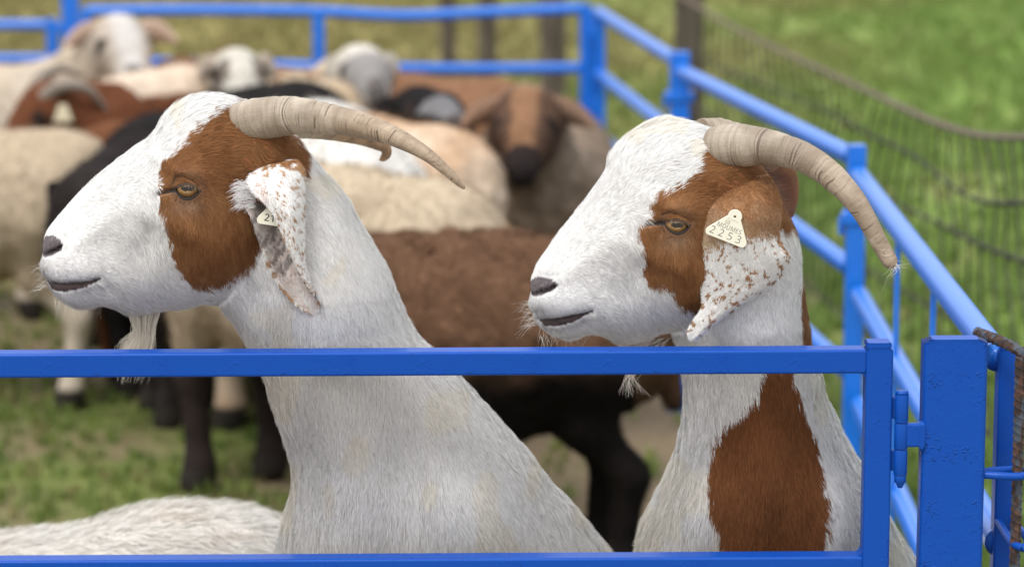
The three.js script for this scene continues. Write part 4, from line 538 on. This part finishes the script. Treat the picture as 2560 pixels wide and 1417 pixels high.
  // curly tuft below the horn
  const cu = []; for (let i = 0; i < 520; i++) { const a0 = rnd() * 6.28, rad = Math.sqrt(rnd()), X = o.tuft[0] + 34 * rad * Math.cos(a0), Y = o.tuft[1] + 42 * rad * Math.sin(a0) + 12, w = P(X, Y, headZ), z = headZ + Math.sqrt(Math.max(Qh(w.x, w.y), 0.0005)), cl = noise(X / 13, Y / 13, 5) * 3.1 + 1.2, l = rr(0.007, 0.013), pts = []; let p = V(w.x, w.y, z - 0.001), an = cl; for (let k = 0; k < 5; k++) { pts.push(p.clone()); p.add(V(Math.cos(an) * l * 0.25, -Math.abs(Math.sin(an)) * l * 0.25 + 0.0004, k < 2 ? l * 0.14 : -l * 0.02)); an += 0.55 * Math.sign(noise(X / 20, Y / 20, 9)); } const k2 = rr(0.7, 1.3); cu.push({ pts, w: 0.0007, col: [0.31 * k2, 0.125 * k2, 0.05 * k2] }); }
  part(g, 'horn_tuft', strands(cu), furMat);
  return { g, zc, headZ, zOfPy, base };
}
// near-white ear with spots: surface colours and short hair
function ear(g, rows, thick, colour, hairs, dirPx, hairLen = 0.0034) {
  const s = sheet(rows, thick), n = s.pos.length / 3, col = new Float32Array(n * 3);
  for (let i = 0; i < n; i++) { const [X, Y] = toPx(V(s.pos[i * 3], s.pos[i * 3 + 1], s.pos[i * 3 + 2])); col.set(colour(X, Y, s.uv[i * 2], s.uv[i * 2 + 1], i < s.S, s.nor[i * 3 + 2], 0), i * 3); }
  const e = part(g, 'ear', geomOf(s.pos, s.nor, col, s.idx), skinMat);
  // colour lookup for hair: nearest grid vertex
  const cell = new Map(); for (let i = 0; i < n; i++) { const k = [s.pos[i * 3], s.pos[i * 3 + 1], s.pos[i * 3 + 2]].map((v) => Math.round(v / 0.004)).join(); if (!cell.has(k)) cell.set(k, i); }
  const h = hairOn(s, { count: hairs, keep: () => 1, dir: (p, nn, d) => { const [X, Y] = toPx(p), q = dirPx(X, Y); d.set(q[0], -q[1], 0); }, len: () => hairLen, wid: () => 0.0006, col: (p, nn) => { const [X, Y] = toPx(p); let i = cell.get([p.x, p.y, p.z].map((v) => Math.round(v / 0.004)).join()); const u = i === undefined ? 0.5 : s.uv[i * 2], v = i === undefined ? 0.5 : s.uv[i * 2 + 1], c = colour(X, Y, u, v, i === undefined || i < s.S, nn.z, 1), k = c[0] < 0.55 ? rr(0.65, 1.25) : rr(0.86, 1.08); return [c[0] * k, c[1] * k, c[2] * k]; }, lift: 0.2, clump: 0.005, clumpy: 0.35, jitter: 0.2 });
  part(e, 'ear_hair', h, furMat).userData.kind = 'stuff'; return e;
}
function earTag(parent, px, py, z, roll, lines, tilt = 0) { // px, py: the hole; print runs along the turned base
  const k = (3 - z) / FOCAL, sh = new THREE.Shape(), q = (x, y) => [x * k, -y * k]; sh.moveTo(...q(-17, 4)); sh.lineTo(...q(-52, 50)); sh.quadraticCurveTo(...q(-58, 60), ...q(-50, 67)); sh.lineTo(...q(47, 67)); sh.quadraticCurveTo(...q(57, 62), ...q(52, 50)); sh.lineTo(...q(17, 4)); sh.absarc(0, 0, 17 * k, -0.2, Math.PI + 0.2, false);
  const hole = new THREE.Path(); hole.absarc(0, 0, 4.6 * k, 0, 6.3, true); sh.holes.push(hole);
  const geo = new THREE.ExtrudeGeometry(sh, { depth: 0.0012, bevelEnabled: true, bevelSize: 0.0005, bevelThickness: 0.0004, bevelSegments: 3, curveSegments: 20 }), p = geo.attributes.position, uv = [];
  for (let i = 0; i < p.count; i++) uv.push(p.getX(i) / (120 * k) + 0.5, (p.getY(i) / k + 72) / 92); geo.setAttribute('uv', new THREE.BufferAttribute(new Float32Array(uv), 2));
  const cv = document.createElement('canvas'); cv.width = 720; cv.height = 552; const c = cv.getContext('2d'); c.fillStyle = '#e9e6d2'; c.fillRect(0, 0, 720, 552); lines(c);
  const tex = new THREE.CanvasTexture(cv); tex.colorSpace = THREE.SRGBColorSpace;
  geo.rotateX(tilt); geo.rotateZ(-roll * deg); const c0 = P(px, py, z); geo.translate(c0.x, c0.y, c0.z);
  return part(parent, 'ear_tag', geo, new THREE.MeshPhysicalMaterial({ map: tex, roughness: 0.42, clearcoat: 0.2 }));
}
const shiftAll = (l, dx, dy) => l.map((p) => [p[0] + dx, p[1] + dy, ...p.slice(2)]);
const RELIEF = [[465, 396, 8.5, 60, 22, 14], [485, 440, 4.5, 62, 46, 0], [430, 520, 3.5, 110, 26, 22], [565, 610, 5, 95, 95, 0], [330, 600, -3.5, 85, 60, 10], [185, 655, 4, 62, 40, -5], [625, 420, -4, 40, 60, 0], [150, 735, 3, 60, 22, 5], [270, 700, -2.5, 30, 24, 0], [300, 470, -2.4, 120, 30, -40], [395, 560, -3, 30, 80, 20], [610, 700, -3.5, 30, 50, 35], [240, 560, 2.5, 110, 24, -42], [445, 455, -1.5, 26, 14, 0], [140, 590, 3, 26, 14, -15]];
const FLOW = [[120, 560, 0.6, -0.6], [200, 520, 0.8, -0.5], [300, 430, 0.9, -0.4], [380, 340, 0.9, -0.5], [430, 275, 0.6, -0.8], [480, 250, 0.7, -0.7], [550, 250, 1, -0.3], [170, 640, 1, 0.1], [250, 560, 1, 0], [330, 520, 0.8, 0.4], [390, 480, 0.45, 0.9], [280, 640, 1, 0.3], [200, 740, 0.8, 0.5], [120, 690, 0.3, 0.5], [160, 720, 0.6, 0.7], [300, 730, 0.8, 0.5], [380, 600, 0.4, 0.9], [400, 720, 0.5, 0.9], [520, 560, 0.1, 1], [560, 650, 0.2, 1], [440, 400, 0.3, -0.8], [480, 370, 0.7, -0.5], [560, 330, 1, -0.2], [520, 290, 0.8, -0.5], [560, 400, 1, 0.1], [600, 340, 0.8, -0.4], [630, 360, 0.5, 0.9], [480, 500, 0.15, 1], [440, 500, -0.2, 1], [600, 520, 0.2, 1], [560, 740, 0.6, 0.8], [470, 760, 0.6, 0.7], [640, 720, 0.3, 1], [700, 350, 1, 0.3]];
{ // left goat
  const L = hero({
    name: 'horned_goat', label: 'left of the two big horned goats, with a folded ear showing its inside', shift: [0, 0], nose: [105, 625], eye: [487, 441], tuft: [645, 352], almond: [455, 446, 518, 448, 432, 466], crease: [[450, 434], [460, 413], [478, 411], [498, 420], [516, 437]], axis: -0.2, hairs: 270000,
    zmid: [[200, -0.096], [720, -0.096], [900, -0.112], [1150, -0.15], [1380, -0.185], [1720, -0.235]], neckK: 0.74, chest: [1120, 1500],
    head: [[107, 605], [117, 575], [144, 541], [179, 501], [228, 452], [277, 412], [327, 375], [364, 351], [383, 331], [397, 306], [413, 284], [438, 261], [475, 243], [515, 236], [554, 238], [594, 248], [640, 266], [700, 305], [742, 346], [766, 395], [764, 470], [742, 560], [695, 650], [625, 718], [545, 756], [500, 757], [465, 766], [401, 773], [356, 783], [312, 781], [287, 768], [253, 761], [213, 768], [179, 763], [144, 741], [121, 714], [116, 698], [102, 680], [99, 656], [105, 640]],
    neckLine: [[600, 330], [680, 326], [740, 343], [768, 378], [797, 416], [831, 450], [865, 492], [899, 556], [933, 611], [967, 670], [992, 733], [1017, 796], [1048, 846], [1072, 869], [1146, 941], [1203, 1003], [1268, 1076], [1321, 1134], [1374, 1207], [1427, 1260], [1475, 1321], [1520, 1374], [1570, 1445], [1610, 1530], [1580, 1650], [1300, 1730], [900, 1730], [700, 1650], [672, 1520], [682, 1440], [691, 1384], [699, 1349], [707, 1308], [719, 1272], [731, 1227], [733, 1190], [727, 1149], [703, 1072], [678, 1003], [662, 946], [640, 905], [618, 862], [598, 827], [574, 793], [544, 760], [525, 680], [530, 560], [550, 420]],
    mouth: [[119, 695], [160, 695], [210, 688], [262, 677]], nostril: [[107, 631], [128, 623], [152, 612], [165, 601]], tear: [[415, 457], [436, 451], [460, 447]],
    leather: [[104, 630], [106, 604], [117, 585], [140, 577], [158, 583], [169, 596], [167, 611], [142, 626], [114, 637]], lips: [[116, 693], [160, 696], [210, 689], [264, 675], [243, 693], [208, 706], [170, 716], [134, 718]],
    relief: RELIEF, flow: [...FLOW, [650, 850, 0.2, 1], [800, 500, 0.6, 0.8], [850, 650, 0.4, 1], [900, 800, 0.4, 1], [750, 800, 0.1, 1], [700, 1000, 0.1, 1], [800, 1000, 0.1, 1], [950, 1000, 0.2, 1], [1100, 1000, 0.6, 0.9], [760, 1200, -0.1, 1], [900, 1200, -0.1, 1], [1050, 1150, 0.2, 1], [1250, 1200, 0.5, 1], [800, 1350, -0.1, 1], [1100, 1350, 0, 1], [1400, 1350, 0.5, 1]],
    neckRelief: (X, Y) => 8 * Math.exp(-(((X - 830) / 90) ** 2) - (((Y - 950) / 260) ** 2)) - 9 * Math.exp(-(((X - 1010 - (Y - 1100) * 0.1) / 60) ** 2) - (((Y - 1130) / 160) ** 2)) + 10 * Math.exp(-(((X - 1180) / 130) ** 2) - (((Y - 1280) / 150) ** 2)) + 9 * Math.exp(-(((X - 850) / 110) ** 2) - (((Y - 1330) / 120) ** 2)) - 7 * Math.exp(-(((X - 780) / 40) ** 2) - (((Y - 1130) / 120) ** 2)) - 6 * Math.exp(-(((X - 640) / 40) ** 2) - (((Y - 720) / 60) ** 2)),
    brown: [[[622, 246], [574, 254], [539, 269], [515, 294], [490, 314], [470, 338], [448, 358], [426, 383], [411, 412], [412, 437], [416, 462], [421, 491], [440, 516], [445, 556], [450, 595], [448, 625], [470, 659], [490, 684], [524, 694], [574, 679], [618, 654], [645, 640], [660, 600], [690, 480], [720, 425], [768, 420], [774, 385], [745, 345], [700, 300], [650, 255]]],
    stipple: (X, Y) => 0.85 * Math.exp(-(((X - 112) / 16) ** 2) - (((Y - 672) / 20) ** 2)) + 0.55 * Math.exp(-((lineDist(X, Y, [[130, 712], [170, 712], [215, 704], [250, 690]]) / 9) ** 2)) + 0.4 * Math.exp(-((lineDist(X, Y, [[125, 690], [200, 686], [262, 672]]) / 5) ** 2)) + 0.35 * Math.exp(-(((X - 150) / 26) ** 2) - (((Y - 572) / 9) ** 2)),
  });
  const g = L.g;
  let [hg, hm] = horn([[600, 312, 108, -0.075], [640, 301, 110, -0.066], [687, 292, 104, -0.058], [729, 288, 98, -0.05], [793, 293, 84, -0.04], [846, 301, 74, -0.03], [899, 313, 66, -0.018], [945, 326, 58, -0.008], [988, 342, 50, 0.003], [1030, 364, 42, 0.012], [1075, 392, 33, 0.02], [1115, 426, 26, 0.027], [1148, 457, 19, 0.032], [1160, 469, 10, 0.034], [1163, 471, 2, 0.0345]], 11, [0.84, 0.84, 0.84], [0.8, 0.73, 0.66]); part(g, 'horn', hg, hm);
  [hg, hm] = horn([[600, 318, 100, -0.11], [700, 300, 96, -0.13], [790, 308, 80, -0.16], [850, 322, 64, -0.19], [905, 340, 48, -0.215], [940, 355, 38, -0.23], [962, 368, 30, -0.24], [966, 385, 24, -0.245], [956, 396, 18, -0.25], [948, 400, 4, -0.25]], 17, [0.84, 0.82, 0.78], [0.7, 0.5, 0.35]); part(g, 'horn', hg, hm);
  const row = (...a) => a.map(([x, y, z]) => P(x, y, z));
  const rows = [row([648, 418, -0.052], [690, 402, -0.058], [742, 398, -0.05], [705, 405, -0.04], [655, 416, -0.042]),
    row([606, 455, -0.036], [668, 440, -0.05], [758, 424, -0.04], [700, 430, -0.018], [618, 446, -0.022]),
    row([600, 486, -0.024], [668, 492, -0.042], [759, 470, -0.032], [705, 478, -0.003], [630, 478, -0.010]),
    row([626, 546, -0.016], [682, 542, -0.037], [758, 528, -0.028], [722, 526, 0.003], [671, 520, -0.001]),
    row([641, 590, -0.016], [692, 592, -0.035], [757, 580, -0.026], [732, 574, 0.002], [693, 559, 0.001]),
    row([657, 640, -0.017], [702, 642, -0.033], [757, 630, -0.025], [738, 620, 0], [708, 601, 0.001]),
    row([681, 694, -0.018], [720, 692, -0.031], [763, 680, -0.025], [748, 670, -0.004], [729, 644, -0.002]),
    row([712, 737, -0.02], [743, 736, -0.03], [778, 725, -0.025], [768, 714, -0.01], [756, 694, -0.007]),
    row([744, 767, -0.022], [768, 766, -0.028], [796, 755, -0.024], [792, 744, -0.016], [786, 731, -0.013]),
    row([772, 784, -0.024], [782, 786, -0.026], [795, 779, -0.024], [798, 772, -0.02], [798, 767, -0.018])];
  const SPOT = [0.40, 0.235, 0.13], ecol = (X, Y, u, v, front, nz, h) => {
    if (u > 0.48) { // the flap folded towards us, outer fur
      if (Y < 412 + 10 * noise(X / 12, 1, 1) && X > 640) return FURB;
      if (Y < 440 && X > 655 && spotsTex(X, Y, 14, 0.0, 3) > 0.4) return [0.42, 0.24, 0.12];
      const edge = u > 0.93 && v > 0.45 ? spotsTex(X, Y, 7, 0.0, 7) : 0, sp = X > 690 - (Y > 560 ? 0 : 0) ? spotsTex(X, Y, 6.5, 0.3, 21) : spotsTex(X, Y, 7, 0.55, 21); if (sp > 0.4 || edge > 0.4) return SPOT;
      return Y < 520 && X < 672 ? mixc(FURW, [0.74, 0.55, 0.5], 0.45 * Math.exp(-(((X - 655) / 16) ** 2) - (((Y - 480) / 40) ** 2)) + 0.05) : FURW;
    }
    if (u < 0.07 && v > 0.5) return spotsTex(X, Y, 10, 0.05, 9) > 0.4 ? SPOT : FURW;
    const dark = spotsTex(X + 0.5 * Y, Y * 0.3, 9, 0.02, 13); return dark > 0.75 && Y < 690 ? [0.3, 0.26, 0.25] : mixc([0.60, 0.5, 0.46], [0.68, 0.63, 0.6], 0.5 + 0.5 * noise(X / 8, Y / 20, 5));
  };
  const e = ear(g, rows, 0.0034, ecol, 17000, (X, Y) => Y < 500 && X < 650 ? [-0.8, 0.6] : [0.15, 1]);
  earTag(e, 704, 500, -0.0165, 9, (c) => { c.fillStyle = '#3d3c3a'; c.font = 'bold 96px sans-serif'; c.fillText('M', 250, 316); c.font = 'bold 150px monospace'; c.fillText('21', 128, 470); });
  // white tuft in front of the ear root
  const tf = []; for (let i = 0; i < 420; i++) { const a = P(rr(600, 640), rr(455, 520), rr(-0.03, -0.018)), dx = rr(-0.016, -0.008) * rr(0.6, 1.2), dy = rr(-0.004, 0.006); tf.push({ pts: [a, a.clone().add(V(dx * 0.5, dy * 0.6 + 0.001, 0.003)), a.clone().add(V(dx, dy - 0.003, 0.003))], w: 0.0006, col: [0.8 * rr(0.85, 1.05), 0.77 * rr(0.9, 1.03), 0.74] }); } part(e, 'ear_tuft', strands(tf), furMat);
  // far ear
  ear(g, [row([700, 400, -0.15], [745, 385, -0.155]), row([690, 440, -0.16], [760, 430, -0.17]), row([680, 520, -0.17], [760, 520, -0.185]), row([700, 620, -0.17], [770, 610, -0.185]), row([740, 700, -0.165], [780, 690, -0.175])], 0.0034, () => FURW, 2500, () => [0.1, 1]);
  // beard and whiskers
  const bd = []; for (let i = 0; i < 520; i++) { const u = rnd(), x = lerp(314, 402, u), z = rr(-0.115, -0.075), k = rnd() < 0.12 ? rr(0.9, 1.04) : rr(0.55, 0.86), end = lerp(286, 368, u * 0.75 + rr(0, 0.25)), wild = rnd() < 0.12 ? rr(-22, 24) : rr(-4, 4); bd.push({ pts: [P(x, 776, z), P(lerp(x, 362, 0.3) + wild * 0.2, 776 + 42 * k, z), P(lerp(x, 360, 0.42) + wild * 0.7, 776 + 85 * k, z), P(lerp(end, x, 0.45) + wild, 776 + 130 * k, z), P(end + wild, 776 + 180 * k, z + 0.004)], w: 0.00065, col: mixc([0.7, 0.65, 0.56], [0.42, 0.36, 0.28], rnd() ** 2) }); }
  part(g, 'beard', strands(bd), furMat);
  const wk = []; for (let i = 0; i < 90; i++) { const t = rnd(), a = t < 0.5 ? [rr(100, 125), rr(655, 725)] : [rr(130, 260), rr(735, 768)], len = rr(14, 42), an = t < 0.5 ? rr(2.4, 3.6) : rr(1.1, 2.3); wk.push({ pts: [P(a[0], a[1], rr(-0.1, -0.075)), P(a[0] + Math.cos(an) * len * 0.5, a[1] + Math.sin(an) * len * 0.5, rr(-0.1, -0.07)), P(a[0] + Math.cos(an) * len, a[1] + Math.sin(an) * len + 6, rr(-0.1, -0.065))], w: 0.00028, col: [0.75, 0.72, 0.66] }); }
  part(g, 'whiskers', strands(wk), furMat);
}
{ // right goat
  const dx = 1205, dy = 86, R = hero({
    name: 'horned_goat', label: 'right of the two big horned goats, with a brown chest and numbered ear tag', shift: [dx, dy], nose: [1326, 712], eye: [1683, 528], tuft: [1810, 425], almond: [1650, 527, 1714, 532, 519, 549], crease: [[1644, 506], [1662, 497], [1684, 502], [1706, 513], [1718, 524]], axis: 0.09, look: 0.08, hairs: 255000,
    zmid: [[250, -0.096], [800, -0.096], [900, -0.105], [1150, -0.14], [1380, -0.175], [1720, -0.225]], neckK: 0.86, chest: [1900, 1500],
    head: [[1326, 704], [1333, 682], [1342, 660], [1366, 625], [1396, 582], [1422, 551], [1449, 518], [1475, 486], [1497, 455], [1514, 426], [1520, 398], [1534, 374], [1552, 353], [1582, 331], [1616, 310], [1650, 297], [1685, 297], [1720, 304], [1752, 314], [1805, 334], [1862, 374], [1910, 428], [1945, 490], [1955, 560], [1940, 640], [1890, 720], [1810, 785], [1720, 822], [1650, 828], [1606, 848], [1545, 854], [1506, 836], [1466, 833], [1422, 846], [1388, 838], [1352, 816], [1333, 795], [1331, 782], [1321, 757], [1327, 732]],
    neckLine: [[1760, 400], [1860, 378], [1910, 426], [1945, 487], [1963, 526], [1984, 565], [1997, 609], [2002, 652], [2003, 684], [2007, 719], [2015, 770], [2023, 828], [2030, 870], [2052, 940], [2061, 984], [2082, 1027], [2100, 1070], [2126, 1119], [2154, 1163], [2196, 1240], [2236, 1325], [2290, 1404], [2325, 1480], [2330, 1570], [2250, 1690], [1950, 1730], [1700, 1700], [1595, 1580], [1576, 1470], [1582, 1420], [1593, 1370], [1604, 1327], [1621, 1283], [1647, 1231], [1669, 1183], [1691, 1135], [1704, 1079], [1711, 1026], [1712, 983], [1709, 940], [1703, 900], [1694, 862], [1676, 832], [1664, 780], [1668, 700], [1690, 560]],
    mouth: [[1343, 788], [1388, 782], [1431, 770], [1477, 757]], nostril: [[1331, 728], [1350, 719], [1374, 708], [1390, 697]], tear: [[1604, 533], [1630, 528], [1656, 527]],
    leather: [[1326, 703], [1337, 687], [1361, 679], [1384, 685], [1395, 697], [1381, 711], [1350, 727], [1331, 737], [1325, 722]], lips: [[1343, 788], [1388, 785], [1431, 772], [1476, 757], [1450, 779], [1414, 796], [1388, 804], [1360, 806]],
    relief: [...shiftAll(RELIEF, dx - 8, dy), [1620, 380, 3, 60, 50, 0]], flow: [...shiftAll(FLOW, dx, dy), [1540, 400, 0.5, -0.9], [1600, 350, 0.9, -0.4], [1650, 400, 1, -0.3], [1800, 800, 0.1, 1], [1950, 700, 0.2, 1], [1720, 950, 0, 1], [1880, 1000, 0, 1], [2030, 1000, 0.2, 1], [1650, 1300, -0.3, 1], [1900, 1250, 0, 1], [2100, 1200, 0.35, 1], [1850, 1350, 0, 1], [2180, 1350, 0.3, 1]],
    neckRelief: (X, Y) => 12 * Math.exp(-(((X - 1760 + (Y - 1000) * 0.12) / 70) ** 2) - (((Y - 1230) / 150) ** 2)) + 12 * Math.exp(-(((X - 2080) / 70) ** 2) - (((Y - 1270) / 150) ** 2)) - 5 * Math.exp(-(((X - 1910) / 50) ** 2) - (((Y - 1330) / 110) ** 2)) + 6 * Math.exp(-(((X - 1880) / 70) ** 2) - (((Y - 1050) / 120) ** 2)),
    brown: [[[1800, 318], [1786, 330], [1768, 346], [1746, 364], [1733, 394], [1711, 424], [1681, 442], [1646, 455], [1619, 481], [1615, 503], [1626, 518], [1606, 522], [1593, 531], [1591, 560], [1597, 595], [1606, 630], [1602, 661], [1624, 682], [1650, 680], [1672, 691], [1676, 722], [1711, 744], [1757, 748], [1790, 700], [1800, 560], [1850, 520], [1940, 560], [1990, 575], [1985, 510], [1945, 430], [1900, 375], [1850, 345]], [[2004, 684], [1990, 755], [1990, 830], [2000, 880], [2050, 890], [2040, 780], [2020, 700]]],
    extra: (X, Y, near) => near && inPoly(X, Y, [[1884, 935], [1843, 983], [1804, 1013], [1769, 1061], [1756, 1113], [1760, 1174], [1769, 1227], [1786, 1279], [1808, 1335], [1826, 1370], [1850, 1440], [1930, 1500], [1975, 1440], [1995, 1370], [2024, 1330], [2052, 1318], [2032, 1298], [2039, 1261], [2043, 1209], [2030, 1157], [2034, 1122], [2024, 1061], [2000, 1005], [1980, 935], [1960, 870], [1900, 870]]) ? mixc([0.265, 0.105, 0.04], [0.185, 0.07, 0.026], 0.5 + 0.5 * noise(X / 40, Y / 120, 4)) : null,
    stipple: (X, Y) => 0.8 * Math.exp(-(((X - 1345) / 22) ** 2) - (((Y - 765) / 16) ** 2)) + 0.5 * Math.exp(-((lineDist(X, Y, [[1350, 806], [1390, 806], [1440, 786], [1470, 768]]) / 8) ** 2)) + 0.3 * Math.exp(-(((X - 1365) / 24) ** 2) - (((Y - 674) / 9) ** 2)),
  });
  const g = R.g;
  let [hg, hm] = horn([[1790, 372, 112, -0.075], [1825, 366, 114, -0.064], [1870, 364, 106, -0.056], [1915, 366, 92, -0.047], [1962, 377, 82, -0.038], [2004, 391, 77, -0.028], [2044, 413, 74, -0.018], [2080, 440, 69, -0.008], [2112, 472, 63, 0.002], [2143, 508, 56, 0.012], [2168, 548, 50, 0.021], [2190, 588, 45, 0.029], [2211, 627, 42, 0.035], [2228, 655, 40, 0.039], [2236, 665, 26, 0.04], [2238, 667, 4, 0.04]], 29, [0.74, 0.73, 0.73], [0.7, 0.65, 0.61]); part(g, 'horn', hg, hm);
  [hg, hm] = horn([[1750, 332, 74, -0.11], [1790, 338, 88, -0.122], [1850, 352, 86, -0.14], [1910, 378, 82, -0.165], [1950, 420, 78, -0.19], [1968, 465, 62, -0.21], [1975, 505, 42, -0.225], [1977, 535, 20, -0.235], [1976, 546, 4, -0.24]], 31, [0.7, 0.68, 0.66], [0.46, 0.2, 0.12]); part(g, 'horn', hg, hm);
  const wisp = []; for (let i = 0; i < 26; i++) { const a = P(2236 + rr(-8, 8), 662 + rr(-10, 10), 0.045), up = i < 9; wisp.push({ pts: [a, a.clone().add(up ? V(0.006, 0.001, 0) : V(rr(-0.006, 0.005), -0.006, 0)), a.clone().add(up ? V(rr(0.008, 0.018), rr(-0.001, 0.002), 0) : V(rr(-0.012, 0.006), rr(-0.016, -0.008), 0)), ...(i === 12 ? [a.clone().add(V(-0.014, -0.03, 0))] : [])], w: 0.00035, col: [0.68, 0.64, 0.56] }); } part(g, 'hair_wisp', strands(wisp), furMat);
  const E = [[1836, 448, 1922, 436, -0.066, 0.004], [1794, 486, 1948, 492, -0.042, 0.016], [1764, 525, 1953, 546, -0.028, 0.018], [1750, 562, 1948, 588, -0.024, 0.016], [1744, 604, 1963, 622, -0.022, 0.013], [1746, 652, 1976, 641, -0.021, 0.011], [1753, 695, 1956, 682, -0.02, 0.009], [1757, 730, 1926, 716, -0.019, 0.007], [1757, 758, 1886, 745, -0.018, 0.005], [1748, 783, 1830, 778, -0.016, 0.003], [1729, 808, 1786, 808, -0.012, 0.001], [1722, 830, 1752, 838, -0.008, 0], [1728, 847, 1738, 846, -0.006, 0]];
  const rows = E.map(([a, b, c, d, z, bulge]) => [0, 0.12, 0.3, 0.5, 0.7, 0.88, 1].map((t) => P(lerp(a, c, t), lerp(b, d, t), z + bulge * 4 * t * (1 - t) + (t > 0.8 ? -0.006 * (t - 0.8) / 0.2 : 0))));
  const SPOT = [0.37, 0.2, 0.1], ecol = (X, Y, u, v, front, nz, h) => {
    const line = 588 + (X - 1745) * 0.08 + 22 * noise(X / 22, Y / 40, 5) + (h ? rr(-22, 12) : 0) + 46 * Math.exp(-(((X - 1790) / 34) ** 2)); if (Y < line) return mixc(mixc([0.38, 0.19, 0.085], [0.52, 0.38, 0.25], sstep(480, 590, Y + 34 * noise(X / 20, Y / 20, 2)) * (1 - 0.6 * sstep(1800, 1900, X))), FURB, sstep(540, 470, Y + 24 * noise(X / 16, Y / 30, 4)));
    if (spotsTex(X, Y, 8.5, 0.36, 33) > 0.4 || (u > 0.9 && spotsTex(X, Y, 8, 0.12, 40) > 0.5)) return SPOT; return FURW;
  };
  const e = ear(g, rows, 0.0045, ecol, 34000, (X, Y) => Y > 700 ? [-0.6, 0.8] : [0.05, 1], 0.0038);
  const tagMat = earTag(e, 1838, 541, -0.0035, 22, (c) => {
    c.fillStyle = '#77766f'; c.font = '100px sans-serif'; c.fillText('MDUMES', 150, 350, 400); c.font = '162px sans-serif'; c.fillText('2', 78, 486); c.fillText('2', 220, 486); c.fillText('5', 362, 486); c.fillText('3', 504, 486); c.font = '34px sans-serif'; c.fillStyle = '#a5a394'; c.fillText('TO REMOVE', 262, 196, 190); c.lineWidth = 8; c.strokeStyle = '#a09e90'; c.strokeRect(262, 214, 62, 50); c.font = 'bold 40px sans-serif'; c.fillText('US', 268, 254);
  }, 0.05);
  ear(g, [row2(1880, 430, -0.16, 1915, 425), row2(1870, 480, -0.17, 1940, 470), row2(1880, 560, -0.18, 1950, 560), row2(1890, 640, -0.18, 1950, 640), row2(1910, 700, -0.175, 1940, 700)], 0.0034, () => FURW, 2500, () => [0.1, 1]);
  function row2(a, b, z, c, d) { return [P(a, b, z), P((a + c) / 2, (b + d) / 2, z - 0.006), P(c, d, z)]; }
  const bd = []; for (let i = 0; i < 300; i++) { const u = rnd(), x = lerp(1540, 1690, u ** 1.4), z = rr(-0.12, -0.08), k = rnd() < 0.16 ? rr(0.85, 1.05) : rr(0.3, 0.62), end = lerp(1550, 1612, rnd()), dark = x > 1640 && rnd() < 0.5; bd.push({ pts: [P(x, 846, z), P(lerp(x, 1580, 0.3), 846 + 30 * k, z), P(lerp(x, 1578, 0.6), 846 + 70 * k, z), P(lerp(end, 1570, 0.5), 846 + 105 * k, z), P(end + rr(-20, 20), 846 + 142 * k, z + 0.004)], w: 0.0008, col: dark ? [0.16, 0.12, 0.08] : [0.7 * rr(0.8, 1.05), 0.64 * rr(0.85, 1.02), 0.54] }); }
  part(g, 'beard', strands(bd), furMat);
  const wk = []; for (let i = 0; i < 120; i++) { const t = rnd(), a = t < 0.5 ? [rr(1322, 1345), rr(750, 815)] : [rr(1350, 1470), rr(812, 845)], len = rr(14, 48), an = t < 0.5 ? rr(2.2, 3.5) : rr(1.0, 2.3); wk.push({ pts: [P(a[0], a[1], rr(-0.1, -0.075)), P(a[0] + Math.cos(an) * len * 0.5, a[1] + Math.sin(an) * len * 0.5, rr(-0.1, -0.07)), P(a[0] + Math.cos(an) * len, a[1] + Math.sin(an) * len + 6, rr(-0.1, -0.065))], w: 0.00028, col: [0.75, 0.72, 0.66] }); }
  part(g, 'whiskers', strands(wk), furMat);
}

renderer.render(scene, camera);
